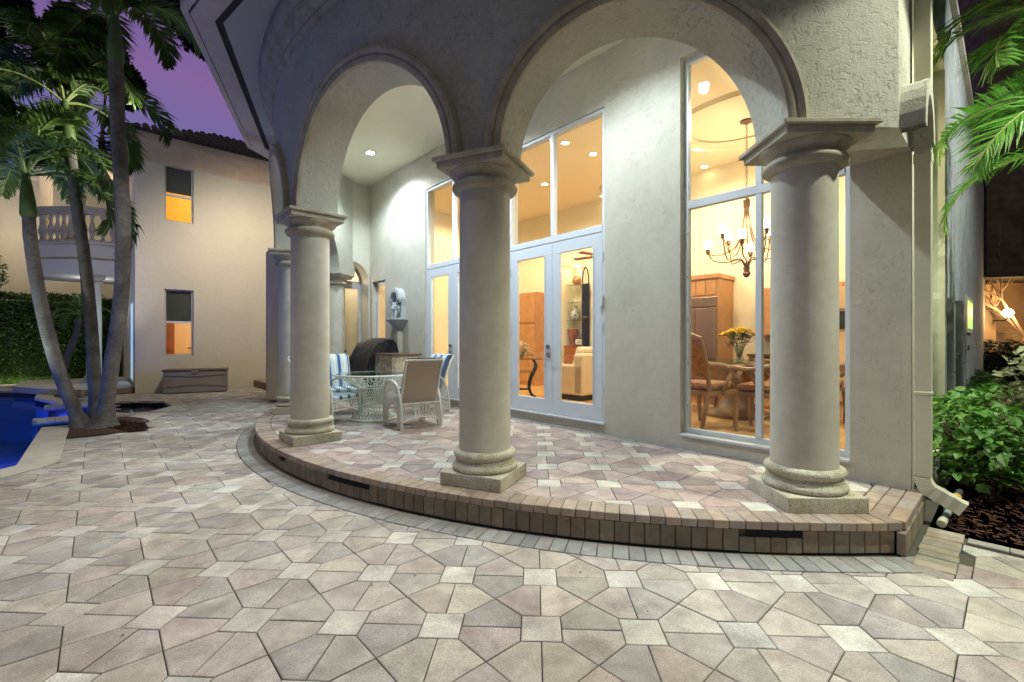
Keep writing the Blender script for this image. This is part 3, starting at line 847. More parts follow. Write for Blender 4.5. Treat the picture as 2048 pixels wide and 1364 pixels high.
# French doors with transom lights
def french(a,b,c,d,handle_side,lab):
    r=framed('french_door',a,b,c,d,-.02,.05,.08,mull=[((a+b)/2,3.03,d-.05,.03)],trans=[2.985],label=lab)
    mid=(a+b)/2
    pane(r,a+.05,mid-.03,3.03,d-.05,-.06); pane(r,mid+.03,b-.05,3.03,d-.05,-.06)
    for (x0,x1) in ((a+.052,mid-.003),(mid+.003,b-.052)):
        mb=MB(); y0,y1=-.065,-.018; st=.15
        mb.box(x0,x1,y0,y1,c+.02,c+.02+.20); mb.box(x0,x1,y0,y1,2.93-.17,2.93); mb.box(x0,x0+st,y0,y1,c+.22,2.76); mb.box(x1-st,x1,y0,y1,c+.22,2.76)
        # glazing beads
        for q in ((x0+st-.012,x0+st+.006,c+.22,2.76),(x1-st-.006,x1-st+.012,c+.22,2.76)): mb.box(q[0],q[1],y1,y1+.008,q[2],q[3])
        lf=mb.obj('door_leaf',m_white,r,bevel=.004)
        pane(r,x0+st,x1-st,c+.22,2.76,-.04)
        hx=x1-.02 if x0>mid-.1 else x0+.02
        for hz in (.75,1.6,2.55):
            mb=MB().lathe([(.012,0),(.012,.11)],8,(x1+.012 if x0>mid-.1 else x0-.012,-.01,hz)); mb.obj('hinge',m_white,r,smooth=True)
    hx=mid-.075 if handle_side<0 else mid+.075
    mb=MB().lathe([(.03,-.045),(.03,.0),(.0,.004)],16); 
    k=MB()
    k.tube([(hx,-.02,1.38),(hx,.012,1.38)],.032,14); k.tube([(hx,.012,1.38),(hx,.02,1.38)],.016,10)
    k.tube([(hx,-.02,1.26),(hx,.012,1.26)],.032,14); k.tube([(hx,.01,1.26),(hx,.045,1.26)],.011,8)
    k.tube([(hx,.045,1.26),(hx-handle_side*.04,.05,1.262),(hx-handle_side*.11,.045,1.25)],[.011,.010,.008],8)
    k.obj('door_handle',m_brass,r,smooth=True)
    mb=MB(); mb.box(a,b,-.02,.03,c-.025,c-.001); vp('door_sill',mb,m_white,bevel=.003)
    return r
d2=french(*D2,1,'French door pair with the sofa behind it')
d1=french(*D1,1,'French door pair beside the wall fountain')
mb=MB(); mb.box(3.115,3.165,-.018,.03,1.93,2.08); mb.obj('alarm_sensor',m_white,d2,bevel=.006)
# narrow frosted door near the corner
a,b,c,d=ND
m_amber=M('frosted_amber_glass',(.62,.42,.20),.35,emit=((.9,.55,.22),.35),mott=[(3,.9,1.05)])
r=framed('side_door',a,b,c,d,-.10,.10,.06,label='narrow side door with amber glass near the corner')
pane(r,a+.1,b-.1,c+.1,d-.1,-.12,gm=m_amber)
for hz in (1.0,2.4): MB().box(b-.02,b+.01,-.10,-.085,hz,hz+.18).obj('hinge',m_white,r)
# arched door at the back
r=framed('arched_door',ar_o-ar_w+.0,ar_o+ar_w,.25,2.86,10.62,.07,.05,mull=[(.50,.32,2.8,.04)],mat=m_grayfr,label='arched glazed door at the far end of the porch',axis='y')
pane(r,ar_o-ar_w+.07,.46,.32,2.79,10.64,axis='y'); pane(r,.54,ar_o+ar_w-.07,.32,2.79,10.64,axis='y')
mb=MB()
outer_=[(10.62,ar_o+(ar_w)*math.cos(u),2.98+ar_w*.95*math.sin(u)) for u in us]; inner_=[(10.62,ar_o+(ar_w-.06)*math.cos(u),2.98+(ar_w*.95-.06)*math.sin(u)) for u in us]
mb.grid([outer_,inner_]); mb.box(10.61,10.65,ar_o-ar_w,ar_o+ar_w,2.865,2.98); mb.obj('arch_frame',m_grayfr,r)
mb=MB(); mb.box(10.58,10.612,.44,.47,1.2,1.24); mb.tube([(10.60,.455,1.22),(10.56,.455,1.22),(10.56,.54,1.22)],.012,8); mb.obj('door_handle',m_black,r)

# side wall running back from the corner, with the tall recessed window and service boxes
mb=MB(); wall_panels(mb,-16,0,0,6.0,[(-2.82,-.12,.28,4.86)],-.0,.34,axis='y'); 
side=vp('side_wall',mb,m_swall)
mb=MB(); mb.box(-.003,.345,-.125,.02,0,5.4); vp('corner_pier',mb,m_wall)
mb=MB()  # pale reveal of the recess
mb.box(.0,.30,-2.824,-2.80,.28,4.86); mb.box(.0,.30,-.15,-.118,.28,4.86)
mb.box(.0,.30,-2.80,-.15,4.84,4.862); mb.box(-.03,.30,-2.80,-.15,.25,.285)
vp('window_reveal',mb,M('reveal_cream_paint',(.66,.64,.47),.8,bump=[('trowel',9,.002)]))
r=framed('side_window',-2.80,-.15,.285,4.84,.13,.06,.06,mull=[(-1.5,.35,4.78,.03)],trans=[3.0],label='tall recessed window on the side wall behind the downpipe',axis='y')
for q in ((-2.74,-1.53,.345,2.955),(-1.47,-.21,.345,2.955),(-2.74,-1.53,3.045,4.78),(-1.47,-.21,3.045,4.78)): pane(r,*q,.165,axis='y')
mb=MB(); mb.box(0,.5,-16.3,-16,0,6.0); vp('end_wall',mb,m_wall)
mb=MB(); mb.box(-.06,.3,-17,.0,6.0,6.12); vp('side_eave',mb,m_fascia)
# small green-lit window on the side wall
m_green=M('green_lit_glass',(.3,.5,.1),.4,emit=((.50,.80,.16),.9),mott=[(4,.7,1.1)])
mb=MB(); mb.box(-.03,.0,-7.9,-6.3,1.62,2.28); g=vp('small_window',mb,m_cream,label='small high window glowing green')
MB().box(-.034,-.028,-7.8,-7.15,1.70,2.20).obj('glass_pane',m_green,g); MB().box(-.034,-.028,-7.05,-6.4,1.70,2.20).obj('glass_pane',m_green,g)

# interior shell
m_iwall=M('interior_cream_paint',(.76,.66,.44),.9,mott=[(1,.96,1.02)])
m_iceil=M('interior_ceiling',(.80,.66,.45),.95)
m_floorw=M('interior_wood_floor',(.62,.36,.14),.22,mott=[(6,.85,1.1)],bump=[('wave',3,.0008,'X')])
m_wood=M('honey_wood',(.48,.22,.065),.4,mott=[(3,.85,1.1),(16,.9,1.05)])
m_wood2=M('dark_red_wood',(.30,.105,.035),.4,mott=[(3,.8,1.15)])
FZ=.30
BO=-4.0
mb=MB(); mb.box(.30,9.85,-6.2,-.22,FZ-.06,FZ); vp('room_floor',mb,m_floorw)
mb=MB(); mb.box(.34,9.85,-6.2,-.22,4.90,4.98); vp('room_ceiling',mb,m_iceil)
mb=MB(); wall_panels(mb,.34,6.74,FZ,4.9,[],BO,.15); mb.box(7.40,9.85,BO-.15,BO,FZ,4.9); mb.box(6.74,7.40,BO-.15,BO,3.45,4.9)
mb.box(9.70,9.85,BO,-.22,FZ,4.9); mb.box(6.66,6.74,BO-.5,BO,FZ,3.45) ; mb.box(7.40,7.48,BO-.5,BO-.15,FZ,3.45); mb.box(6.66,7.48,BO-.56,BO-.5,FZ,3.45); mb.box(6.66,7.48,BO-.56,BO-.152,3.452,3.52)
# soffit bulkhead over living room and return wall between rooms
mb.box(.34,.50,BO,-2.84,FZ,4.9)
vp('room_wall',mb,m_iwall)
# ceiling tray ring over dining
mb=MB(); dc=toV(3.62,7.1)
rows=[[(dc[0]+r_*math.cos(2*PI*k/32),dc[1]+r_*.8*math.sin(2*PI*k/32),z_) for k in range(32)] for r_,z_ in ((1.25,4.9),(1.2,4.84),(1.05,4.83),(1.0,4.89),(.8,4.88))]
mb.grid(rows,closed=True); vp('ceiling_tray',mb,m_iceil,smooth=True)
def can(t,o,z,power,col,em=18,r=.075,name='ceiling_light',rad=.06,lamp=True,spot=None):
    mb=MB().lathe([(r,0),(r*.8,-.004),(r*.8,.0)],20); 
    g=vp(name,MB().lathe([(r*1.15,.0),(r*1.15,-.008),(r*.86,-.010),(r*.86,-.001)],20,(t,o,z)),m_white,smooth=True)
    mt=bpy.data.materials.get('lamp_'+str(em)+str(round(col[2],2))) or M('lamp_'+str(em)+str(round(col[2],2)),(1,1,1),.5,emit=(col,em))
    MB().lathe([(r*.85,-.006),(r*.5,-.009),(0.001,-.010)],20,(t,o,z),caps=False).obj('lens',mt,g)
    if lamp:
        x,y,_=VW(t,o)
        if spot: slight('ceiling_lamp',(x,y,z-.07),(x,y,0),power,col,spot,.55,rad)
        else: plight('ceiling_lamp',(x,y,z-.10),power,col,rad)
    return g
WARM=(1.0,.87,.64); WARM2=(1.0,.87,.66)
for (x,y,p) in ((2.17,10.75,0),(.92,7.87,0),(3.79,8.94,0),(4.67,9.75,0),(5.25,8.7,0)):
    t,o=toV(x,y); can(t,max(o,BO+.2),4.899,0,(1,.85,.6),25,lamp=False)
for (t,o,p) in ((1.4,-1.6,170),(3.1,-2.8,140),(4.6,-1.7,190),(6.3,-2.2,210),(8.4,-1.9,210)):
    can(t,o,4.899,p,WARM,25,spot=165)
# niche with glass shelves
for z in (1.36,2.02,2.49,2.95):
    mb=MB().box(6.76,7.38,BO-.45,BO-.16,z-.012,z); vp('glass_shelf',mb,m_glassd)
can(7.07,BO-.3,3.44,5,WARM2,12)
# panelled inner door seen through the left French door
mb=MB(); mb.box(6.2,7.3,-.95,-.90,FZ,2.65)
for z0,z1 in ((.5,1.15),(1.25,1.45),(1.55,2.5)): mb.box(6.35,7.15,-.90,-.885,z0,z1)
pd=vp('inner_door',mb,m_iwall,bevel=.006)
# loggia room behind arched door
mb=MB(); mb.box(11.9,12.0,-1.2,1.9,.2,3.6); mb.box(10.75,12,1.8,1.9,.2,3.6); mb.box(10.75,12,-1.3,-1.2,.2,3.6); mb.box(10.75,12,-1.2,1.9,3.6,3.7); mb.box(10.75,12,-1.2,1.9,.1,.2); vp('lobby_wall',mb,m_iwall)
x,y,_=VW(11.2,.7); plight('lobby_lamp',(x,y,3.2),26,WARM2,.06)
# porch ceiling lights
for (x,y,p) in ((-2.9,9.32,.80),(-1.25,6.85,.85),(.50,4.68,.66)):
    t,o=toV(x,y)
    can(t,o,5.329,400*p,(.80,.94,1.0),60,r=.095,name='porch_ceiling_light',rad=.06,spot=146)

# ------------------------------------------------------------------ guest house on the left
GRZ=math.atan2(.674,.738)
gh=thing('guest_house','two storey cream stucco guest house with tiled roof behind the palms','house',(-10.6,12.8,0),GRZ)
def gp(name,mb,mat,parent=None,**k): return mb.obj(name,mat,parent or gh,**k)
mb=MB(); UW=(.66,1.36,5.0,6.66); LW=(.66,1.36,1.04,3.0)
# front wall with two windows in one bay
mb.box(0,.66,0,.3,0,7.0); mb.box(1.36,7.5,0,.3,0,7.0); mb.box(.66,1.36,0,.3,0,1.04); mb.box(.66,1.36,0,.3,3.0,5.0); mb.box(.66,1.36,0,.3,6.66,7.0)
gp('front_wall',mb,m_gwall)
mb=MB(); mb.box(0,.2,.3,.9,0,7.0); mb.box(0,.2,2.9,10,0,7.0); mb.box(0,.2,.9,2.9,2.75,7.0); gp('flank_wall',mb,m_gwall)
mb=MB(); mb.box(-14,.2,10,10.3,0,8.4); gp('wing_wall',mb,m_gwall)
# stepped frieze under the eave
mb=MB(); 
for z0,z1,d in ((6.62,6.70,.012),(6.70,6.80,.03),(6.80,6.95,.022),(6.95,7.05,.045),(7.05,7.18,.07),(7.18,7.40,.12)):
    mb.box(-.02-d,7.5,-d,.2,z0,z1); mb.box(-d,.1,.1,5.5,z0,z1)
gp('frieze',mb,M('frieze_plaster',(.60,.47,.36),.85,bump=[('wave',30,.002,'Z'),('noise',30,.002)],mott=[(3,.88,1.05)]))
# roof
mb=MB(); mb.box(-.2,7.6,-.20,.2,7.40,7.47); gp('roof_batten',mb,m_roof)
mb=MB(); mb.add([(-.25,-.16,7.38),(7.6,-.16,7.38),(7.6,3.2,9.06),(3.0,3.2,9.06),(-.25,6.6,7.38)],[(0,1,2,3),(0,3,4)]); gp('roof_deck',mb,m_roof)
tl=MB()
pts=[]
tile=MB(); rows=[]
for k,(r_,yy,zz) in enumerate(((.085,-.34,-.075),(.085,.10,.10))):
    rows.append([(r_*math.cos(a),yy,zz+r_*.9*math.sin(a)) for a in [PI*q/8 for q in range(9)]])
tile.grid(rows); i_=[( (.072*math.cos(a)),-.34,-.075+.065*math.sin(a)) for a in [PI*q/8 for q in range(9)]]
tile.grid([rows[0],i_]); tm=tile.mesh('roof_tile',m_roof,True)
for k in range(38):
    for rr in range(7):
        if k*.205>rr*.40: piece('roof_tile',tm,gh,(-.15+k*.205,-.02+rr*.42,7.47+rr*.210+random.uniform(-.006,.006)),(R(9),0,random.uniform(-.03,.03)))
for k in range(16):
    piece('roof_tile',tm,gh,(-.12,.1+k*.205,7.46),(0,0,-PI/2))
# windows with dark screen above and lit room below
def ghwin(name,x0,x1,z0,z1,zr,lab,shade):
    f=MB(); y0,y1=.10,.16; w=.045
    f.box(x0,x1,y0,y1,z0,z0+w); f.box(x0,x1,y0,y1,z1-w,z1); f.box(x0,x0+w,y0,y1,z0+w,z1-w); f.box(x1-w,x1,y0,y1,z0+w,z1-w)
    r=gp(name,f,m_grayfr,bevel=.003,label=lab)
    MB().box(x0+w,x1-w,y0-.01,y1-.005,zr-.03,zr+.03).obj('meeting_rail',m_white,r)
    for q in ((zr+.03,z1-w),(z0+w,zr-.03)): MB().box(x0+w,x1-w,.125,.13,*q).obj('glass_pane',m_glass,r)
    MB().box(x0+.01,x1-.01,.17,.18,shade,z1-.01).obj('dark_shade',M('dark_blind',(.035,.04,.04),.6,bump=[('noise',6,.01)]),r)
    return r
w1=ghwin('upper_window',*UW,5.78,'upper window with dark screen and orange room light',5.87)
w2=ghwin('lower_window',*LW,2.04,'lower window with dark screen over a peach lit room',2.06)
m_or=M('orange_room_paint',(.88,.66,.20),.9); m_pe=M('peach_room_paint',(.88,.69,.46),.9)
def room(x0,x1,y0,y1,z0,z1,mat,name):
    mb=MB(); mb.box(x0-.05,x0,y0,y1,z0,z1); mb.box(x1,x1+.05,y0,y1,z0,z1); mb.box(x0,x1,y1,y1+.05,z0,z1); mb.box(x0,x1,y0,y1,z0-.05,z0); mb.box(x0,x1,y0,y1,z1,z1+.05)
    gp(name,mb,mat)
room(.3,3.4,.32,2.6,4.2,6.75,m_or,'upper_room'); room(.3,3.4,.32,3.0,.3,2.9,m_pe,'lower_room')
def GW(x,y,z): 
    c,s_=math.cos(GRZ),math.sin(GRZ); return (-10.6+x*c-y*s_,12.8+x*s_+y*c,z)
plight('room_lamp',GW(1.9,1.3,6.2),40,(1,.72,.32),.08); plight('room_lamp',GW(2.2,1.2,2.6),42,(1,.78,.5),.08)
mb=MB(); mb.box(.9,1.15,2.50,2.58,.6,2.55); mb.box(.98,1.07,2.47,2.5,.7,2.2); gp('inner_door_frame',mb,m_wood2)
mb=MB(); mb.box(1.5,2.6,1.8,2.4,1.22,1.27); mb.box(1.9,2.0,2.0,2.1,.3,1.22); gp('console_table',mb,m_wood2)
mb=MB(); mb.box(.5,1.4,2.56,2.59,5.25,5.29); mb.box(.55,.95,2.56,2.59,5.3,5.75); gp('picture_rail',mb,m_iwall)
# recessed lit sliding door on the flank
mb=MB(); mb.box(.02,.10,.9,.97,.2,2.75); mb.box(.02,.10,2.83,2.9,.2,2.75); mb.box(.02,.10,.97,2.83,2.68,2.75); mb.box(.02,.10,.97,2.83,.2,.27); mb.box(.02,.1,1.87,1.93,.27,2.68)
dr=gp('sliding_door',mb,m_white,label='tall glazed door lit cold white')
m_coldlit=M('frosted_lit_glass',(.6,.75,.8),.3,emit=((.62,.85,.95),.75),mott=[(.8,.85,1.05)])
for q in ((.97,1.87),(1.93,2.83)): MB().box(.05,.06,q[0],q[1],.27,2.68).obj('glass_pane',m_coldlit,dr)
# porch slab, column, balcony
mb=MB(); mb.prism([(-1.1,.2),(-.02,.2),(-.02,5.5),(-2.6,5.5),(-2.6,2.9),(-1.9,1.3)],0,.17); gp('entry_slab',mb,m_coping,bevel=.01)
fb=MB().box(-.098,.098,-.02,.02,-.16,0).mesh('brick',m_brick_o); bevmesh(fb,.004)
for k in range(5): piece('brick',fb,gh,(-.12-.2*k,.185,.165),(0,0,0),jit((.30,.22,.16),.1))
gt=MB().box(-.19,.19,-.19,.19,-.02,0).mesh('tile',m_paver_o); bevmesh(gt,.004)
for i in range(3):
    for j in range(9): piece('tile',gt,gh,(-.22-.39*i,.42+.39*j,.178),(0,0,0),jit((.47,.46,.44),.1))
mb=MB(); mb.lathe([(.25,.6),(.25,.55)],8,caps=False)
col=MB(); col.lathe([(.185,.42),(.185,2.0),(.17,3.3)],28,(0,0,0)); 
c_=gp('porch_column',col,m_gwall,smooth=True,label='column carrying the balcony'); c_.location=(-.86,2.9,0)
MB().box(-.27,.27,-.27,.27,.17,.30).lathe([(.24,.30),(.25,.34),(.21,.40),(.19,.43)],24).obj('base_moulding',m_stone2,c_)
MB().lathe([(.17,3.28),(.22,3.30),(.22,3.34),(.19,3.37),(.25,3.46)],24).box(-.27,.27,-.27,.27,3.46,3.56).obj('capital',m_stone2,c_)
bp=[(-.03,2.70),(-1.05,2.80),(-2.20,3.95),(-2.20,5.5),(-.03,5.5)]
mb=MB(); mb.prism(bp,4.02,4.50); mb.prism(inset(bp,.12),3.56,4.02); mb.prism(inset(bp,-.05),4.50,4.60)
bal=gp('balcony',mb,m_gwall,label='octagonal stone balcony with turned balusters')
prof=[(.045,0),(.06,.0),(.06,.05),(.035,.08),(.05,.13),(.088,.26),(.092,.33),(.075,.42),(.042,.56),(.036,.66),(.05,.70),(.055,.73),(.055,.80)]
bm_=MB().lathe(prof,14).mesh('baluster',m_stone2,True,50)
edge=[(-.05,2.82),(-1.02,2.92),(-2.08,3.98),(-2.08,5.4)]
for p,q in zip(edge[:-1],edge[1:]):
    d=math.dist(p,q); k=max(2,round(d/.23))
    for i in range(k):
        t=(i+.5)/k; piece('baluster',bm_,bal,(p[0]+(q[0]-p[0])*t,p[1]+(q[1]-p[1])*t,4.66))
    for z0,z1,w in ((4.60,4.66,.09),(5.46,5.55,.085),(5.55,5.69,.12)):
        ex,ey=(q[0]-p[0])/d,(q[1]-p[1])/d
        mb=MB(); mb.obox(((p[0]+q[0])/2,(p[1]+q[1])/2,(z0+z1)/2),(ex,ey,0),d/2+.05,(-ey,ex,0),w,(0,0,1),(z1-z0)/2); mb.obj('handrail' if z0>5.5 else 'rail',m_stone2,bal)
# upper loggia opening, post and small eave behind the balcony
MB().box(-2.2,-1.9,5.1,5.4,4.6,7.05).obj('loggia_post',m_gwall,gh); MB().box(-1.3,-1.05,3.2,3.45,5.6,7.2).obj('loggia_post',m_gwall,gh)
mb=MB(); mb.prism([(-.1,2.6),(-1.3,2.8),(-2.5,4.2),(-2.5,6.2),(-.1,6.2)],7.05,7.2); gp('loggia_eave',mb,m_fascia)
mb=MB(); mb.add([(-.1,2.5,7.21),(-1.4,2.7,7.21),(-2.65,4.1,7.21),(-2.65,7,7.21),(-.1,7,8.3)],[(0,1,4),(1,2,4),(2,3,4)]); gp('loggia_roof',mb,m_roof)
mb=MB(); mb.box(-1.9,-1.2,9.97,10.0,4.65,6.0); mb.box(-4.6,-3.9,9.97,10.0,4.0,5.6); gp('dark_doorway',mb,M('dark_brown_door',(.06,.035,.02),.6))
x,y,z=GW(-.9,3.9,3.3); plight('porch_lamp',(x,y,z),14,(.85,.93,1),.08)
x,y,z=GW(-3.2,7.6,5.6); plight('wing_wall_fill',(x,y,z),110,(1,.85,.62),.08)  # added fill to brighten the wing wall
x,y,z=GW(-1.0,4.3,6.6); plight('balcony_lamp',(x,y,z),60,(1,.8,.55),.08)

# deck storage box
box=thing('deck_box','grey brown plastic storage box with darker lid against the guest house wall','storage box',(-9.02,12.96,0),math.atan2(.73,1.39))
m_pl=M('taupe_plastic',(.26,.225,.215),.5,mott=[(2,.95,1.03)]); m_lid=M('brown_plastic',(.10,.075,.065),.5)
mb=MB(); L=.76
mb.prism([(-L+.015,.0),(L-.015,0),(L-.01,.58),(-L+.01,.58)],.02,.62); b_=mb.obj('body',m_pl,box,bevel=.02)
mb=MB(); rows=[]
for k in range(25):
    u=k/24; x=-L+.03+u*(2*L-.06); rows.append([(x,-.012,.50-.045*math.sin(PI*u)**2),(x,-.012,.514-.045*math.sin(PI*u)**2),(x,.004,.514-.045*math.sin(PI*u)**2)])
mb.grid(rows); rows=[]
for k in range(25):
    u=k/24; x=-L+.03+u*(2*L-.06); z=.17+.05*math.sin(PI*u)**2; rows.append([(x,-.012,z),(x,-.012,z+.012),(x,.004,z+.012)])
mb.grid(rows); mb.obj('swage_line',m_lid,b_)
mb=MB(); mb.box(-L-.01,L+.01,-.02,.60,.62,.675); mb.obj('lid',m_lid,box,bevel=.018)
mb=MB(); mb.prism([(-.09,-.035),(.09,-.035),(.06,-.01),(-.06,-.01)],.575,.645); mb.obj('latch',m_pl,box,bevel=.004)
mb=MB(); mb.box(-L+.10,-L+.19,-.006,.002,.20,.215); mb.obj('badge',m_lid,box)

# ------------------------------------------------------------------ palms
def frond_mesh(name,L,nl,ll,droop,width=.022,seed=0,up=.35,mat=None,vee=.5):
    rnd=random.Random(seed); mb=MB(); P=[]
    N=18
    for k in range(N+1):
        s=k/N; a=up-(up+droop)*s**1.25
        P.append((s,a))
    pts=[Vector((0,0,0))]
    for k in range(N):
        a=P[k][1]*PI/2; pts.append(pts[-1]+Vector((math.cos(a),.03*math.sin(k*.7+seed),math.sin(a)))*(L/N))
    mb.tube(pts,[.020*(1-.8*k/N)+.003 for k in range(N+1)],5,1)
    for i in range(nl):
        s=.14+.85*(i+.5)/nl; f=s*N; k=min(N-1,int(f)); p=pts[k].lerp(pts[k+1],f-k); t=(pts[k+1]-pts[k]).normalized()
        side0=Vector((0,1,0)); nrm=t.cross(side0).normalized()*-1
        if nrm.z<0 and abs(t.z)<.9: nrm=-nrm
        l_=ll*(math.sin(PI*min(1,(.18+.80*s)))**.6)*rnd.uniform(.85,1.1)
        for sd in (-1,1):
            if rnd.random()<.03: continue
            d=(t*rnd.uniform(.55,.8)+side0*sd*rnd.uniform(.65,.9)+nrm*rnd.uniform(.05,vee)).normalized()
            w=nrm.cross(d).normalized()*width*rnd.uniform(.8,1.15)
            g=Vector((0,0,-1))
            a=p; b=p+d*l_*.5+g*l_*.05; c=b+(d+g*rnd.uniform(.35,.9)).normalized()*l_*.5
            q=nrm*width*.35
            mb.add([a-w*.5,a+w*.5,b+w,b-q,b-w,c],[(0,1,2,3),(0,3,4),(4,3,5),(3,2,5)],0)
    return mb.mesh(name,[mat or m_frond,m_rachis],False)
FM=[frond_mesh('frond',2.1,70,.54,1.15,.030,s,.62,vee=.5) for s in range(2)]+[frond_mesh('frond',1.9,64,.52,.85,.030,s+5,.85,vee=.5) for s in range(2)]
def px(x,y,Y): return Vector(((x-1024)/910*Y,Y,1.45+Y*(684-y)/910))   # measuring aid: point seen at photo pixel x,y at depth Y
def smooth_path(pts,n=26):
    out=[]; k=len(pts)
    for i in range(k-1):
        p0=pts[max(i-1,0)]; p1=pts[i]; p2=pts[i+1]; p3=pts[min(i+2,k-1)]
        m_=max(2,n//(k-1))
        for j in range(m_):
            t=j/m_; out.append(.5*((2*p1)+(p2-p0)*t+(2*p0-5*p1+4*p2-p3)*t*t+(3*p1-p0-3*p2+p3)*t**3))
    out.append(pts[-1]); return out
def palm(label,path,rad,crown,shaftlen,fronds,seed,group=None,shaft_r=.10,meshes=None,sc_=1.0):
    base=path[0].copy()
    root=thing('palm_tree',label,'palm tree',tuple(base),0,group)
    rnd=random.Random(seed)
    pts=smooth_path([p-base for p in path],44); n=len(pts)
    rr=[]
    for i in range(n):
        u=i/(n-1); rr.append(rad[0]*(1-u)**0+ (rad[1]-rad[0])*u + (rad[2]-rad[0])*max(0,1-u/.10)**1.6 + rnd.uniform(-.002,.002))
    mb=MB(); mb.tube(pts,rr,18); mb.obj('trunk',m_trunk,root,smooth=True,ang=70)
    top=pts[-1]; d=(pts[-1]-pts[-3]).normalized(); 
    mb=MB(); mb.tube([top,top+d*.05,top+d*shaftlen*.4,top+d*shaftlen],[rad[1]*1.02,shaft_r*1.15,shaft_r,shaft_r*.45],14); mb.obj('crownshaft',m_crownshaft,root,smooth=True)
    c=top+d*shaftlen*.9
    for k,(az,el,s_) in enumerate(fronds):
        me=(meshes or FM)[k%len(meshes or FM)]
        o=piece('frond',me,root,tuple(c),(rnd.uniform(-.25,.25),-el,az),scale=(s_*sc_,)*3)
    return root
YB=7.9
def ring(n,seed,e0=-.1,e1=.9,s0=.85,s1=1.1):
    rnd=random.Random(seed); return [(2*PI*k/n+rnd.uniform(-.25,.25)+seed, e0+(e1-e0)*((k*0.618)%1), rnd.uniform(s0,s1)) for k in range(n)]
palm('left leaning palm of the clump in the mulch planter',[px(165,858,7.75),px(118,740,7.7),px(85,620,7.75),px(64,500,7.8),px(58,435,7.85)],(.098,.088,.20),None,.85,ring(14,1,-.6,.8,.9,1.2),11,'palm clump by the pool')
palm('slender middle palm of the clump rising behind the other two',[px(192,850,8.1),px(186,700,8.2),px(172,540,8.3),px(152,400,8.3),px(140,300,8.3)],(.098,.085,.16),None,.95,ring(14,2,-.5,.9,.9,1.15),12,'palm clump by the pool')
palm('tallest right hand palm of the clump, trunk crossing the guest house corner',[px(207,855,7.75),px(222,740,7.7),px(243,590,7.7),px(246,430,7.65),px(236,250,7.6),px(232,125,7.55)],(.112,.100,.25),None,.80,ring(15,3,-.4,.9,.9,1.15),13,'palm clump by the pool')
# small pygmy palm in front of the hedge
FS=[frond_mesh('frond',1.15,44,.30,.9,.013,s+20,.6) for s in range(2)]
palm('small curved pygmy palm in front of the hedge',[px(128,742,15.6),px(140,700,15.6),px(152,670,15.6),px(158,640,15.6)],(.10,.09,.10),None,.2,ring(16,4,-.6,.9),14,meshes=FS,shaft_r=.07)

# ------------------------------------------------------------------ leafy masses
def leaf_cloud(mb,n,sampler,size,rnd,shape='leaf',m=0,flat=0.0):
    for _ in range(n):
        p,nr=sampler(rnd)
        a=Vector((rnd.gauss(0,1),rnd.gauss(0,1),rnd.gauss(0,1)*.6)).normalized()
        if nr is not None: 
            a=(a+nr*.4).normalized()
        up=Vector((rnd.gauss(0,.5),rnd.gauss(0,.5),1)).normalized()
        w=a.cross(up)
        if w.length<.05: continue
        w.normalize(); s=size*rnd.uniform(.6,1.25); q=w.cross(a).normalized()
        P=Vector(p)
        mb.add([P,P+a*s*.45+w*s*.26+q*s*.05,P+a*s*.95-q*s*.08,P+a*s*.45-w*s*.26+q*s*.05],[(0,1,2),(0,2,3)],m)
def box_sampler(x0,x1,y0,y1,z0,z1,wob=.12):
    def f(r):
        side=r.random()
        x,y,z=r.uniform(x0,x1),r.uniform(y0,y1),r.uniform(z0,z1)
        if side<.6: y=y0
        elif side<.85: z=z1
        else: x=r.choice((x0,x1))
        k=math.sin(x*2.3)*math.sin(z*2.9+x)*wob
        return (x+r.gauss(0,.05),y-k+r.uniform(-.05,.22),z+r.gauss(0,.05)+ (k*.6 if z>z1-.1 else 0)),Vector((0,-1,.3))
    return f
def ell_sampler(c,rx,ry,rz,shell=.45,bumps=6,seed=1):
    rb=random.Random(seed); B=[(Vector((rb.gauss(0,1),rb.gauss(0,1),rb.gauss(0,1))).normalized(),rb.uniform(.12,.32)) for _ in range(bumps)]
    def f(r):
        d=Vector((r.gauss(0,1),r.gauss(0,1),r.gauss(0,1))).normalized()
        k=.80+sum(h*max(0,(d.dot(b)-.75)*4) for b,h in B)
        k*=(1-shell*r.random()**1.6)
        return (c[0]+d.x*rx*k,c[1]+d.y*ry*k,c[2]+d.z*rz*k),d
    return f
def hedge(name,label,cat,x0,x1,y0,y1,z1,n,size,mat,loc,rz,seed,group=None):
    root=thing(name,label,cat,loc,rz,group); r=random.Random(seed)
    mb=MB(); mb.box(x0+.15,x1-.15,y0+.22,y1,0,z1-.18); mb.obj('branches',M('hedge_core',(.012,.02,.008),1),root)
    mb=MB(); leaf_cloud(mb,n,box_sampler(x0,x1,y0,y1,0.02,z1),size,r); o=mb.obj('foliage',mat,root,kind='stuff')
    return root
hedge('hedge','tall clipped green hedge behind the pool, left of the balcony','hedge',-7.5,-.1,0,1.6,3.15,30000,.13,m_leaf,GW(0,7.9,0),GRZ,3)
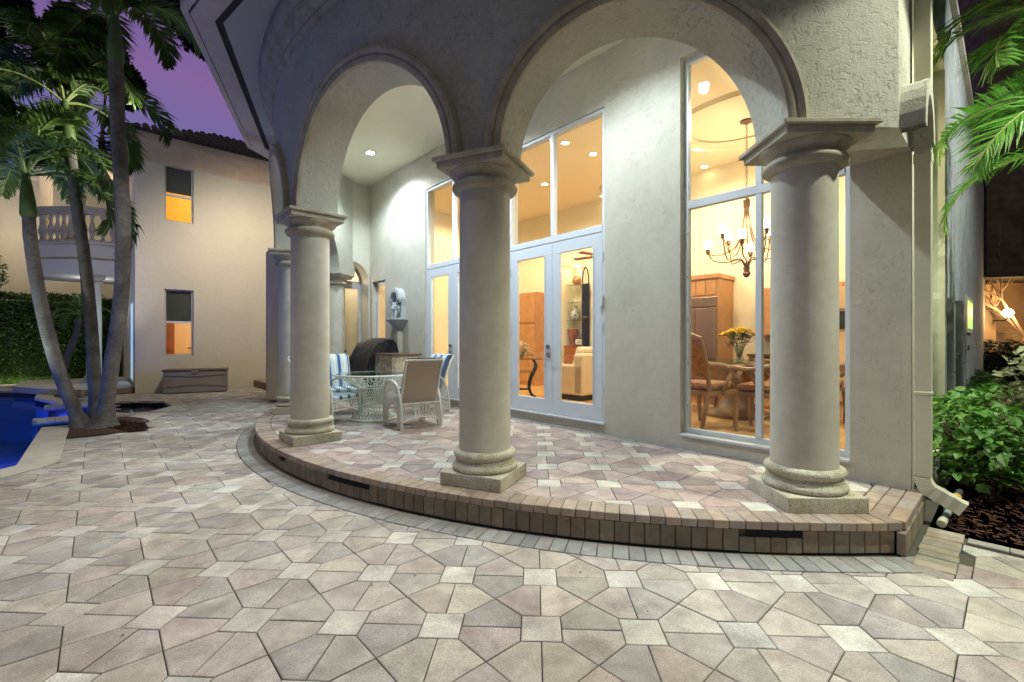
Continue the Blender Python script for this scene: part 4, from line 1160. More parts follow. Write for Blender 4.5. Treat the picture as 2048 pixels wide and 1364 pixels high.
# bush high at the left edge above the hedge
def bush(label,c,rx,ry,rz,n,size,mat,seed,cat='bush',name='bush',trunk=True):
    root=thing(name,label,cat,(c[0],c[1],0)); r=random.Random(seed)
    mb=MB(); 
    if trunk:
        for k in range(5):
            a=2*PI*k/5; mb.tube([(0,0,0),(.15*math.cos(a),.15*math.sin(a),c[2]*.5),(rx*.5*math.cos(a),ry*.5*math.sin(a),c[2])],[.04,.03,.01],6)
        mb.obj('stem',m_bark,root)
    mb=MB(); leaf_cloud(mb,n,ell_sampler((0,0,c[2]),rx,ry,rz,.8,8,seed),size,r); mb.obj('foliage',mat,root,kind='stuff'); return root
bush('leafy bush showing above the hedge at the left edge',GW(-4.2,8.6,4.0),1.1,.9,1.1,4200,.15,m_leaf,5)
# lawn and low planting in front of the hedge
sheet('lawn',lawn,[],.004,m_grass)
r_=random.Random(9); mb=MB()
for _ in range(9000):
    x,y,_=GW(r_.uniform(-5.5,0),r_.uniform(6.75,8.05),0); h=r_.uniform(.06,.20)*(1.6 if math.sin(x*3)>.3 else 1)
    a=r_.uniform(0,2*PI); dx,dy=math.cos(a)*.012,math.sin(a)*.012; lx,ly=r_.gauss(0,.06),r_.gauss(0,.06)
    mb.add([(x-dx,y-dy,0),(x+dx,y+dy,0),(x+lx,y+ly,h)],[(0,1,2)])
o=mb.obj('grass',m_grass,None,kind='stuff'); tag(o,'short grass and low strappy plants at the foot of the hedge','grass')
# big dark trees behind
def tree(label,base,h,blobs,n,size,seed):
    root=thing('tree',label,'tree',(base[0],base[1],0)); r=random.Random(seed)
    mb=MB(); mb.tube([(0,0,0),(.1,0,h*.3),(0,.1,h*.6)],[.32,.24,.15],10)
    for (dx,dy,z,rx,rz) in blobs:
        if abs(dx)<2.2: mb.tube([(0,.3,h*.55),(dx*.5,dy*.5+.3,(h*.6+z)*.5),(dx,dy,z)],[.14,.08,.03],7)
    mb.obj('trunk',m_bark,root)
    for k,(dx,dy,z,rx,rz) in enumerate(blobs):
        mb=MB(); leaf_cloud(mb,n,ell_sampler((dx,dy,z),rx,rx*.8,rz,.9,7,seed+k),size,r); mb.obj('crown',m_leafd,root,kind='stuff')
    return root
Y=21.0
def bl(x,y,r,rz=None): p=px(x,y,Y); return (p.x,p.z,r*Y/910,(rz or r)*Y/910)
B1=[bl(-50,60,80,80),bl(10,5,30,22),bl(-20,290,60,40)]
B2=[bl(150,60,28,30),bl(120,120,36,45),bl(215,110,32,60),bl(262,180,28,45),bl(60,255,40,22)]
B3=[bl(395,30,62,60),bl(420,85,38,40),bl(330,-25,60,35),bl(500,20,70,60),bl(600,40,60,50)]
for B,lab,sd in ((B1,'dark tree filling the upper left corner',31),(B2,'dark round tree behind the middle palm crown',32),(B3,'dark tree hanging beside the round eave',33)):
    bx_=sum(b[0] for b in B)/len(B)
    if sd==33: bx_=px(640,0,Y).x
    tree(lab,(bx_,Y),9,[(b[0]-bx_,random.uniform(-.6,.6),b[1],b[2],b[3]) for b in B],2600,.34,sd)
o=thing('tree','dark ficus overhanging the guest house roof ridge','tree',(-15.5,18.5,0)); mb=MB(); mb.tube([(0,0,0),(0,0,8)],[.3,.12],10); mb.obj('trunk',m_bark,o)
mb=MB(); leaf_cloud(mb,5200,ell_sampler((.6,0,8.9),1.6,1.3,1.0,.9,8,44),.22,random.Random(4)); mb.obj('crown',m_leafd,o,kind='stuff')

# ------------------------------------------------------------------ right side garden
FB=[frond_mesh('frond',1.9,60,.50,.95,.0145,s+40,.55,m_frond2,vee=.35) for s in range(3)]
ar=thing('palm_tree','bright green areca palm fronds reaching in at the right edge','palm tree',(6.1,4.4,0)); 
mb=MB()
for k in range(5):
    a=2*PI*k/5; mb.tube([(.18*math.cos(a),.18*math.sin(a),0),(.25*math.cos(a),.25*math.sin(a),1.6),(.3*math.cos(a),.3*math.sin(a),2.5)],[.05,.045,.035],8)
mb.obj('trunk',m_trunk,ar,smooth=True)
for k,(az,el,z,s) in enumerate([(2.9,.30,4.1,1.05),(3.3,.10,3.8,1.1),(2.5,.5,4.0,1.0),(3.6,.40,4.3,1.1),(3.15,-.15,3.4,1.0),(2.7,-.05,3.6,.95),(3.5,-.1,3.1,.9),(3.0,.55,4.5,1.1),(3.35,.25,4.6,1.0),(1.6,.5,3.5,1),(.4,.5,3.5,1),(5.2,.6,3.5,1),(4.4,.6,3.7,.9),(2.3,-.2,3.1,.9)]):
    piece('frond',FB[k%3],ar,(0,0,z+.10),(random.uniform(-.5,.5),-el,az),scale=(s*1.1,)*3)
# shrubs along the side wall
def lm(name,s):
    mb=MB(); mb.add([(0,0,0),(s*.28,s*.30,.03*s),(s*.62,s*.27,.02*s),(s,0,-.14*s),(s*.62,-s*.27,.02*s),(s*.28,-s*.30,.03*s),(s*.45,0,-.03*s)],[(0,1,6),(1,2,6),(2,3,6),(3,4,6),(4,5,6),(5,0,6)])
    return mb.mesh(name,m_leafb)
LM=[lm('leaf',.13),lm('leaf',.105),lm('leaf',.085)]
def leafy(label,x,y,rx,ry,h,nobj,njoin,size,seed,mat=m_leafb,meshes=LM):
    root=thing('shrub',label,'shrub',(x,y,0),0); r=random.Random(seed); mb=MB()
    for k in range(9):
        a=r.uniform(0,2*PI); mb.tube([(0.05*math.cos(a),.05*math.sin(a),0),(rx*.4*math.cos(a),ry*.4*math.sin(a),h*.5),(rx*.75*math.cos(a),ry*.75*math.sin(a),h*.85)],[.014,.010,.005],5)
    mb.obj('stem',m_bark,root)
    s_=ell_sampler((0,0,h*.58),rx,ry,h*.5,.35,9,seed)
    for _ in range(nobj):
        p,d=s_(r)
        if d.y>.35 and r.random()<.7: continue
        if p[2]<.12: continue
        piece('leaf',meshes[r.randrange(len(meshes))],root,p,(r.gauss(0,.35),r.gauss(.25,.35),math.atan2(d.y,d.x)+r.gauss(0,.6)))
    mb=MB(); s2=ell_sampler((0,0,h*.55),rx*.95,ry*.95,h*.46,.9,9,seed)
    def s3(rr):
        while True:
            p,d=s2(rr)
            if p[2]>.06: return p,d
    leaf_cloud(mb,njoin,s3,size,r); mb.obj('foliage',mat,root,kind='stuff'); return root
leafy('nearest broad leaved bright green shrub over the mulch',4.5,4.3,.58,.46,.86,300,1500,.09,61)
leafy('second bright green shrub against the service boxes',5.35,5.35,.70,.55,.92,160,3000,.10,62)
for k,(x,y,rx,h) in enumerate(((6.3,6.4,.75,.85),(7.3,7.6,.85,.85),(8.6,8.9,.95,.85),(10.2,10.4,1.1,.9))):
    leafy(['low green shrub behind the service boxes','middle shrub of the row along the side wall','fourth shrub of the row, below the green window','last low shrub before the dark hedge'][k],x,y,rx,rx*.8,h,0,3200,.11,63+k,mat=leafmat('shrub_leaf_mid',(.045,.11,.02)))
leafy('variegated croton bush at the right edge',5.35,4.55,.42,.4,1.15,0,1500,.14,71,mat=m_croton)
hedge('hedge','dark clipped hedge across the end of the side garden','hedge',0,7,0,1.0,1.35,9000,.13,m_leafd,(12.0,13.2,0),-.1,8)
# mulch chips and stones
ch=MB(); r=random.Random(5)
for _ in range(5200):
    t=r.uniform(-2.6,-.2); o_=r.uniform(-3.2,.15); x,y,_z=VW(t,o_); a=r.uniform(0,PI); l_=r.uniform(.008,.032); w=.004
    dx,dy=math.cos(a)*l_,math.sin(a)*l_; z=.0+r.uniform(-.01,.025)
    ch.add([(x-dx,y-dy,z),(x-dx*.9+dy*.15,y-dy*.9-dx*.15,z+w),(x+dx,y+dy,z+r.uniform(0,.02)),(x+dx*.9-dy*.15,y+dy*.9+dx*.15,z)],[(0,1,2,3)])
o=ch.obj('mulch',M('wood_chips',(.10,.042,.025),.95,mott=[(30,.5,1.5)]),None,kind='stuff'); tag(o,'reddish bark mulch over the bed beside the downpipe','mulch')
ch=MB()
for _ in range(900):
    u,v=r.uniform(0,1),r.uniform(0,1); x=-7.3+1.2*u+.3*v; y=7.9-.6*u-.2*v+.55*r.random()
    if not inside(planter,x,y): continue
    a=r.uniform(0,PI); l_=r.uniform(.02,.05); dx,dy=math.cos(a)*l_,math.sin(a)*l_
    ch.add([(x-dx,y-dy,.015),(x+dy*.2,y-dx*.2,.03),(x+dx,y+dy,.02)],[(0,1,2)])
o=ch.obj('mulch',M('wood_chips_dark',(.07,.03,.018),.95,mott=[(30,.4,2)]),None,kind='stuff'); tag(o,'dark mulch around the foot of the palm clump','mulch')
st=M('coral_rock',(.34,.29,.20),.95,bump=[('noise',30,.01)],mott=[(14,.6,1.2)])
for k in range(15):
    t=-.75-.085*k+r.uniform(-.03,.03); x,y,_=VW(t,.10+r.uniform(-.07,.06)); s=r.uniform(.03,.065)
    mb=MB(); mb.lathe([(s*.5,-.3*s),(s*r.uniform(.9,1.1),0),(s*.8,s*.45),(s*.3,s*.7)],7,sx=r.uniform(.8,1.3),sy=r.uniform(.7,1.1)); me_=mb.mesh('rock',st)
    for v in me_.vertices: v.co+=Vector((r.gauss(0,.006),r.gauss(0,.006),r.gauss(0,.005)))
    o=bpy.data.objects.new('rock',me_); link(o); o.location=(x,y,.0); o.rotation_euler=(0,0,r.uniform(0,6)); tag(o,'one of the small pale coral rocks edging the mulch bed','rock','coral rocks along the mulch bed edge')
# downpipe with ribbed shoe, pvc pipe and splash plate
dp=thing('downpipe','cream metal downpipe with a ribbed elbow at the corner of the villa','downpipe',VW(-.075,.0,0),VRZ)
mb=MB(); mb.box(-.055,.050,-.03,.075,.36,6.0); mb.box(-.060,.055,-.035,.080,1.02,1.05); mb.box(-.060,.055,-.035,.080,2.9,2.98); mb.obj('pipe',m_cream,dp,bevel=.006)
rows=[]
for k in range(23):
    u=k/22; a=u*R(62) if u<.75 else R(62); 
    if u<.75: cx_,cz_=-.15*(1-math.cos(a)),.36-.15*math.sin(a)
    else: cx_,cz_=rows_c[0]-.22*(u-.75)/.25*math.sin(a), rows_c[1]-.22*(u-.75)/.25*math.cos(a)
    if u<.75: rows_c=(cx_,cz_)
    rr_=(.004 if k%2 else 0)
    tx,tz=-math.sin(a),-math.cos(a); nx_,nz_=math.cos(a),-math.sin(a)
    h_=.054-rr_; rows.append([(cx_+nx_*h_,-.03+rr_,cz_+nz_*h_),(cx_+nx_*h_,.075-rr_,cz_+nz_*h_),(cx_-nx_*h_,.075-rr_,cz_-nz_*h_),(cx_-nx_*h_,-.03+rr_,cz_-nz_*h_)])
mb=MB(); mb.grid(rows,closed=True); mb.obj('elbow',m_cream,dp)
m_pvc=M('grey_pvc',(.30,.36,.38),.4); m_yel=M('yellow_tape',(.5,.32,.06),.6); m_blu=M('blue_cement',(.02,.10,.22),.5)
a=px(1883,1056,3.55); b=px(1918,990,3.95); a.z=.035; b.z=.14
pp=thing('pvc_pipe','short grey plastic pipe with a blue and yellow joint by the downpipe shoe','pipe',tuple(a)); v=b-a
MB().tube([(0,0,0),v*.45],.024,12).obj('pipe',m_pvc,pp,smooth=True)
MB().tube([v*-.02,v*.10],.030,12).obj('cap',m_cream,pp,smooth=True)
MB().tube([v*.42,v*.62],.040,12).obj('foil_wrap',M('crumpled_foil',(.4,.42,.42),.35,metal=.6,bump=[('noise',60,.01)]),pp,smooth=True)
MB().tube([v*.62,v*.72],.030,12).obj('blue_joint',m_blu,pp,smooth=True)
MB().tube([v*.72,v*.86],.034,12).obj('yellow_joint',m_yel,pp,smooth=True)
MB().tube([v*.86,v*1.05],.024,12).obj('valve',M('dark_valve',(.05,.06,.07),.4),pp,smooth=True)
# service boxes on side wall
m_gbox=M('painted_grey_steel',(.24,.24,.24),.5,mott=[(6,.8,1.15),(40,.9,1.1)],bump=[('noise',25,.002)])
for (n0,n1,z0,z1,dd,lab) in ((3.05,3.38,.10,2.0,.05,'narrow grey meter cabinet nearest the side window'),(3.42,4.0,.30,2.0,.12,'taller grey electrical cabinet with latch on the side wall'),(4.1,4.45,.6,1.9,.06,'rear grey electrical cabinet beyond the tall one')):
    bx_=thing('service_box',lab,'electrical box',VW(0,-n0,0),VRZ)
    L=n1-n0
    MB().box(-dd,.0,-L,0,z0,z1).obj('cabinet',m_gbox,bx_,bevel=.006)
    MB().box(-dd-.012,-dd,-L+.02,-.02,z0+.03,(z0+z1)/2-.01).obj('lower_door',m_gbox,bx_,bevel=.004)
    MB().box(-dd-.012,-dd,-L+.02,-.02,(z0+z1)/2+.01,z1-.05).obj('upper_door',m_gbox,bx_,bevel=.004)
    MB().tube([(-dd-.012,-L*.4,(z0+z1)/2+.2),(-dd-.05,-L*.4,(z0+z1)/2+.2),(-dd-.05,-L*.25,(z0+z1)/2+.25)],.012,8).obj('latch',m_brass,bx_,smooth=True)
# neighbour: dark house, lit gate wall, lamp, bare frangipani
nb=thing('neighbour_house','tall dark brown neighbouring house beyond the side garden','house',(14.2,14.5,0),-.25)
m_nb=M('brown_render',(.16,.11,.07),.95,bump=[('noise',12,.01),('wave',1.2,.01,'Z')],mott=[(2,.6,1.3)])
MB().box(0,14,3,3.4,0,24).box(0,1.4,-1.2,3,3.35,24).obj('wall',m_nb,nb)
MB().box(-.9,14,-1.6,3.5,3.30,3.36).box(1.9,2.2,2.9,3.0,3.4,12).obj('trim',M('dark_trim',(.05,.04,.03),.8),nb)
MB().box(2.5,3.4,2.95,3.0,5,8.5).obj('window',m_dark,nb)
m_tan=M('tan_lit_plaster',(.50,.34,.19),.9,mott=[(3,.85,1.05)],bump=[('noise',20,.003)])
gw=thing('garden_wall','tan plastered pier and wall carrying the lit lantern','wall',(14.35,13.8,0),-.1)
MB().box(-.15,.30,0,.4,0,3.2).obj('pier',m_tan,gw,bevel=.01); MB().box(.30,3.5,.8,1.1,1.4,3.3).box(-.2,3.6,.6,1.2,3.25,3.4).obj('wall',m_tan,gw)
fe=thing('fence','pale panelled fence below the lantern','fence',(14.7,14.0,0),-.1)
for k in range(8): MB().box(.42*k,.42*k+.415,0,.05,.4,1.72).obj('panel',m_tan,fe)
MB().box(-.1,3.5,-.03,.08,1.72,1.78).obj('cap_rail',m_tan,fe)
ln=thing('wall_lantern','glowing globe wall lantern on the tan pier','lantern',(14.55,13.35,2.30))
MB().lathe([(.001,-.13),(.08,-.10),(.13,0),(.08,.10),(.001,.13)],16,caps=False).obj('globe',M('lantern_glow',(1,1,1),.5,emit=((1,.72,.38),22)),ln,smooth=True)
MB().tube([(0,.4,-.2),(0,.1,-.22),(0,0,-.14)],.018,8).obj('bracket',m_black,ln)
plight('lantern_lamp',(14.55,13.1,2.35),70,(1,.60,.26),.12)
fp=thing('bare_tree','bare branched frangipani beside the lantern','tree',(15.1,13.3,0)); mb=MB(); rr_=random.Random(3)
def branch(p,d,l,r0,k):
    q=p+d*l; mb.tube([p,(p+q)/2+Vector((rr_.gauss(0,.02),rr_.gauss(0,.02),0)),q],[r0,r0*.85,r0*.7],6)
    if k>0:
        for s in range(2 if k<4 else 3): branch(q,(d+Vector((rr_.gauss(0,.8),rr_.gauss(0,.4),rr_.uniform(-.1,.5)))).normalized(),l*rr_.uniform(.6,.85),r0*.65,k-1)
branch(Vector((0,0,0)),Vector((-.08,0,1)),1.6,.07,5); mb.obj('branches',M('pale_bark',(.38,.27,.18),.8),fp)

# ------------------------------------------------------------------ patio furniture
m_wick=M('white_wicker',(.68,.66,.60),.55,mott=[(20,.85,1.05)])
def stripes():
    m=bpy.data.materials.new('striped_cushion'); m.use_nodes=True; n,l=m.node_tree.nodes,m.node_tree.links; b=n['Principled BSDF']
    t=n.new('ShaderNodeTexCoord'); s=n.new('ShaderNodeSeparateXYZ'); l.new(t.outputs['Object'],s.inputs[0])
    a=n.new('ShaderNodeMath'); a.operation='MULTIPLY'; a.inputs[1].default_value=5.6; l.new(s.outputs['X'],a.inputs[0])
    f=n.new('ShaderNodeMath'); f.operation='FRACT'; l.new(a.outputs[0],f.inputs[0])
    r=n.new('ShaderNodeValToRGB'); r.color_ramp.interpolation='CONSTANT'; e=r.color_ramp.elements
    W_=(.62,.66,.66,1); Bl=(.035,.10,.26,1); Lg=(.22,.42,.42,1); Lb=(.16,.27,.42,1)
    e[0].position=0; e[0].color=W_; e[1].position=.97; e[1].color=W_
    for p,c in ((.10,Lg),(.15,W_),(.22,Lb),(.27,Bl),(.55,W_),(.62,Lb),(.66,W_),(.78,Lg),(.82,W_)):
        x=e.new(p); x.color=c
    l.new(f.outputs[0],r.inputs[0]); l.new(r.outputs[0],b.inputs['Base Color']); b.inputs['Roughness'].default_value=.9
    return m
m_str=stripes(); m_sling=M('tan_sling_fabric',(.42,.34,.27),.85,bump=[('noise',200,.0006)])
def lattice(mb,P,Q,n,r=.0045,cross=True):
    """criss-cross canes between two curves given as functions of 0..1"""
    for k in range(n):
        a=k/n; b=(k+1)/n
        mb.tube([P(a),Q(min(1,b+.03))],r,4,caps=False); 
        if cross: mb.tube([P(b),Q(max(0,a-.03))],r,4,caps=False)
def wicker_chair(label,x,y,rz):
    root=thing('patio_chair',label,'chair',(x,y,HP),rz,'wicker armchairs round the glass table')
    # chair faces local -y; seat .42 high, back rises at +y
    w=.30
    for s in (-1,1):
        mb=MB()
        # arm: from rear foot up, over and down to the front foot
        arm=[(s*w,.40,.0),(s*w,.37,.30),(s*w,.26,.56),(s*w,.05,.66),(s*w,-.18,.645),(s*w,-.31,.54),(s*w,-.34,.30),(s*w,-.34,0)]
        arm=[tuple(v) for v in smooth_path([Vector(p) for p in arm],28)]
        mb.tube(arm,.020,8); mb.obj('arm_frame',m_wick,root,smooth=True)
        mb=MB(); ins=[(s*w,.27,0),(s*w,.24,.20),(s*w,.10,.33),(s*w,-.06,.33),(s*w,-.20,.22),(s*w,-.23,0)]
        ins=[tuple(v) for v in smooth_path([Vector(p) for p in ins],28)]; mb.tube(ins,.012,6); 
        def cv(L): 
            def f(u,L=L):
                u=max(0,min(.9999,u))*(len(L)-1); i=int(u); return Vector(L[i]).lerp(Vector(L[min(i+1,len(L)-1)]),u-i)
            return f
        lattice(mb,cv(arm),cv(ins),26); mb.obj('wicker_side',m_wick,root)
    mb=MB(); lattice(mb,lambda u:Vector((-w+2*w*u,-.33,.36)),lambda u:Vector((-w+2*w*u,-.33,.22)),12)
    for z in (.36,.22): mb.tube([(-w,-.33,z),(w,-.33,z)],.012,6)
    mb.obj('wicker_apron',m_wick,root)
    mb=MB(); lattice(mb,lambda u:Vector((-w+2*w*u,.36,.36)),lambda u:Vector((-w+2*w*u,.38,.15)),12); mb.tube([(-w,.36,.36),(w,.36,.36)],.012,6)
    mb.tube([(-w,.385,.10),(-w*.5,.385,.15),(0,.385,.165),(w*.5,.385,.15),(w,.385,.10)],.012,6)
    mb.obj('wicker_apron',m_wick,root)
    mb=MB(); mb.prism([(-.27,-.34),(.27,-.34),(.27,.25),(-.27,.25)],.37,.43); mb.obj('seat_cushion',m_str,root,bevel=.022)
    # reclined back: sling shell outside, striped pad inside
    def bk(z0,z1,off,wd): 
        P=[]
        for k in range(9):
            u=k/8; z=z0+(z1-z0)*u; yy=.22+off+.36*u**1.15*(.65)+(.03 if u>.95 else 0); P.append((yy,z))
        return P
    mb=MB(); prof=bk(.34,.98,.045,.27); rows=[]
    for s in (-.27,.27): pass
    mb.grid([[(x_,yy,z) for (yy,z) in prof] for x_ in (-.255,-.12,0,.12,.255)]); mb.grid([[(x_,yy-.006,z) for (yy,z) in prof] for x_ in (-.255,0,.255)]); mb.obj('back_sling',m_sling,root,smooth=True)
    mb=MB()
    for s in (-1,1): mb.tube([(s*.265,yy,z) for yy,z in prof],.017,8)
    mb.tube([(-.265,prof[-1][0],prof[-1][1]),(.265,prof[-1][0],prof[-1][1])],.017,8); mb.tube([(-.265,prof[0][0],prof[0][1]),(.265,prof[0][0],prof[0][1])],.014,8); mb.obj('back_frame',m_wick,root,smooth=True)
    mb=MB(); p2=bk(.42,1.0,.0,.27); rows=[]
    rows=[[(x_,yy-dy,z) for (yy,z) in p2] for x_,dy in ((-.25,0),(-.245,.05),(0,.062),(.245,.05),(.25,0))]
    mb.grid(rows); mb.add([(-.25,p2[-1][0],p2[-1][1]),(.25,p2[-1][0],p2[-1][1]),(.26,p2[-1][0]+.06,p2[-1][1]+.01),(-.26,p2[-1][0]+.06,p2[-1][1]+.01),(-.245,p2[-1][0]-.05,p2[-1][1]),(.245,p2[-1][0]-.05,p2[-1][1])],[(0,1,2,3),(4,5,1,0)]); mb.obj('back_cushion',m_str,root,smooth=True,ang=60)
    return root
TX,TY=-2.22,7.30
wicker_chair('wicker armchair with its tan sling back turned to the camera',-1.50,6.80,-2.55)
wicker_chair('wicker armchair seen side on, half behind the left near column',-2.82,6.98,PI/2+.25+PI*0+ -.9+.3)
wicker_chair('striped wicker armchair on the far left side of the table',-3.05,8.05,.60)
wicker_chair('striped wicker armchair beyond the table, behind the tan sling back',-1.62,8.1,-.75)
tb=thing('patio_table','round glass topped wicker table among the four armchairs','table',(TX,TY,HP))
MB().lathe([(.60,.722),(.60,.732)],48).obj('glass_top',m_glassd,tb,smooth=True,ang=30)
mb=MB()
def circ(r_,z,k=40): return [(r_*math.cos(2*PI*i/k),r_*math.sin(2*PI*i/k),z) for i in range(k+1)]
mb.tube(circ(.605,.715),.016,8,caps=False); mb.tube(circ(.52,.70),.010,6,caps=False); mb.tube(circ(.20,.50),.012,6,caps=False); mb.tube(circ(.19,.22),.012,6,caps=False); mb.tube(circ(.36,.02),.014,6,caps=False)
mb.obj('rim',m_wick,tb,smooth=True)
mb=MB(); K=34
for k in range(K):
    for sg in (-1,1):
        a=2*PI*k/K; path=[]
        for (r_,z,tw) in ((.60,.71,0),(.42,.62,.25),(.22,.50,.45),(.17,.36,.7),(.19,.22,.95),(.27,.09,1.1),(.36,.02,1.25)):
            path.append((r_*math.cos(a+sg*tw),r_*math.sin(a+sg*tw),z))
        mb.tube(path,.005,4,caps=False)
mb.obj('wicker_pedestal',m_wick,tb)
# barbecue island and covered grill
x,y,_=VW(8.02,.56)
isl=thing('barbecue_island','low coral stone counter with brown top beside the covered grill','counter',(x,y,HP),VRZ)
m_coral=M('coral_stone_cladding',(.50,.44,.36),.95,bump=[('noise',25,.008)],mott=[(9,.6,1.15,(1,.93,.8))],pits=(22,.45,.006))
mb=MB(); mb.box(-.38,.38,-.46,.16,0,.96); mb.obj('cabinet',m_coral,isl)
for i in range(2):
    for j in range(3):
        MB().box(-.38+.38*i+.003,-.38+.38*(i+1)-.003,.16,.172,.32*j+.003,.32*(j+1)-.003).obj('tile',m_coral,isl)
MB().box(-.41,.41,-.48,.20,.96,1.0).obj('countertop',M('brown_granite',(.14,.09,.065),.3,mott=[(40,.6,1.3)]),isl,bevel=.006)
x,y,_=VW(8.86,.52)
gr=thing('covered_grill','barbecue grill under a shiny black fitted cover','grill',(x,y,HP),VRZ)
m_cov=M('black_vinyl_cover',(.010,.011,.014),.42,spec=.35,bump=[('noise',5,.04),('noise',14,.010)])
rows=[]
sec=[(-.02,.40),(-.02,.62),(.02,.80),(.10,.93),(.24,1.09),(.40,1.16),(.56,1.16),(.66,1.08),(.71,.90),(.73,.66),(.72,.40)]
for k in range(11):
    u=k/10; xx=-.62+1.24*u; pinch=.06*(1-math.sin(PI*u)**.5)
    rows.append([(xx+random.uniform(-.008,.008),.38-yy+pinch*(1 if yy<.3 else -1)+random.uniform(-.01,.01),z*1.16-pinch*.8*(z>.7)+random.uniform(-.008,.008)) for yy,z in sec])
mb=MB(); mb.grid(rows); mb.add([rows[0][i] for i in range(len(sec))],[tuple(range(len(sec)))]); mb.add([rows[-1][i] for i in range(len(sec))],[tuple(range(len(sec)))])
mb.obj('cover',m_cov,gr,smooth=True,ang=50); gr.scale=(.80,.85,.98)
mb=MB(); mb.box(-.50,.50,-.28,.26,0,.5); mb.obj('cart',m_black,gr)
# wall fountain with lion mask and little statue
x,y,_=VW(8.66,0)
wf=thing('wall_fountain','pale cast stone wall fountain with shell basin and arched lion mask niche','fountain',(x,y,0),VRZ)
m_fs=M('pale_cast_stone',(.52,.55,.57),.8,bump=[('noise',30,.004)],mott=[(12,.72,1.05)])
mb=MB(); mb.box(-.25,.25,.0,.05,1.98,2.38)
arch=[(.25*math.cos(PI*k/16),2.38+.27*math.sin(PI*k/16)) for k in range(17)]
arc2=[(.17*math.cos(PI*k/16),2.38+.19*math.sin(PI*k/16)) for k in range(17)]
mb.grid([[(a,.0,b) for a,b in arch],[(a,.16,b) for a,b in arch],[(a,.17,b) for a,b in arc2],[(a,.03,b) for a,b in arc2]]); mb.add([(a,.03,b) for a,b in arc2],[tuple(range(17))])
mb.tube([(-.21,.11,2.40),(-.21,.12,2.33)],[.045,.03],10); mb.tube([(.21,.11,2.40),(.21,.12,2.33)],[.045,.03],10)
mb.box(-.25,-.20,.05,.10,1.98,2.36); mb.box(.20,.25,.05,.10,1.98,2.36)
mb.obj('niche',m_fs,wf,smooth=True,ang=40)
mb=MB(); rows=[]
for k,(r_,z) in enumerate([(.04,-.27),(.06,-.25),(.07,-.20),(.12,-.17),(.20,-.10),(.28,-.02),(.30,0.0),(.33,.01),(.33,.045),(.30,.05),(.27,.02)]):
    rows.append([(r_*math.cos(a)*1.12*(1+.04*math.cos(a*9)),r_*math.sin(a)*.95*(1+.04*math.cos(a*9))+.0,1.93+z) for a in [PI*q/28 for q in range(29)]])
mb.grid(rows); mb.obj('basin',m_fs,wf,smooth=True,ang=50)
mb=MB(); mb.box(-.10,.10,0,.12,.22,1.68); mb.obj('pedestal',m_wall,wf)
mb=MB()
mb.lathe([(.001,-.10),(.06,-.08),(.085,-.02),(.09,.03),(.06,.08),(.001,.10)],16,(0,.10,2.23),sy=.8,caps=False)
mb.lathe([(.001,-.045),(.04,-.03),(.045,.0),(.03,.03),(.001,.04)],12,(0,.185,2.20),caps=False)
for s in (-1,1):
    mb.lathe([(.001,-.03),(.028,-.01),(.03,.01),(.001,.03)],8,(s*.075,.12,2.31),caps=False); mb.lathe([(.001,-.012),(.012,0),(.001,.012)],8,(s*.035,.175,2.25),caps=False)
    mb.tube([(s*.05,.13,2.14),(s*.075,.15,2.05),(s*.06,.17,1.99)],[.035,.028,.02],8); mb.tube([(s*.10,.08,2.27),(s*.13,.09,2.18),(s*.10,.09,2.08)],[.03,.03,.015],8)
for k in range(12):
    a=2*PI*k/12; mb.tube([(.07*math.cos(a),.11,2.24+.08*math.sin(a)),(.115*math.cos(a),.08,2.24+.115*math.sin(a))],[.022,.008],6)
mb.obj('lion_mask',m_fs,wf,smooth=True,ang=60)
x,y,_=VW(8.12,0)
tap=thing('outdoor_socket','small pale weatherproof socket cover with a dangling cable','socket',(x,y,1.18),VRZ)
MB().box(-.05,.05,0,.06,-.09,.10).obj('cover',m_fs,tap,bevel=.01); MB().tube([(-.03,.03,.05),(-.09,.05,.02),(-.13,.04,-.05),(-.08,.04,-.12)],.006,5).obj('cable',m_black,tap)

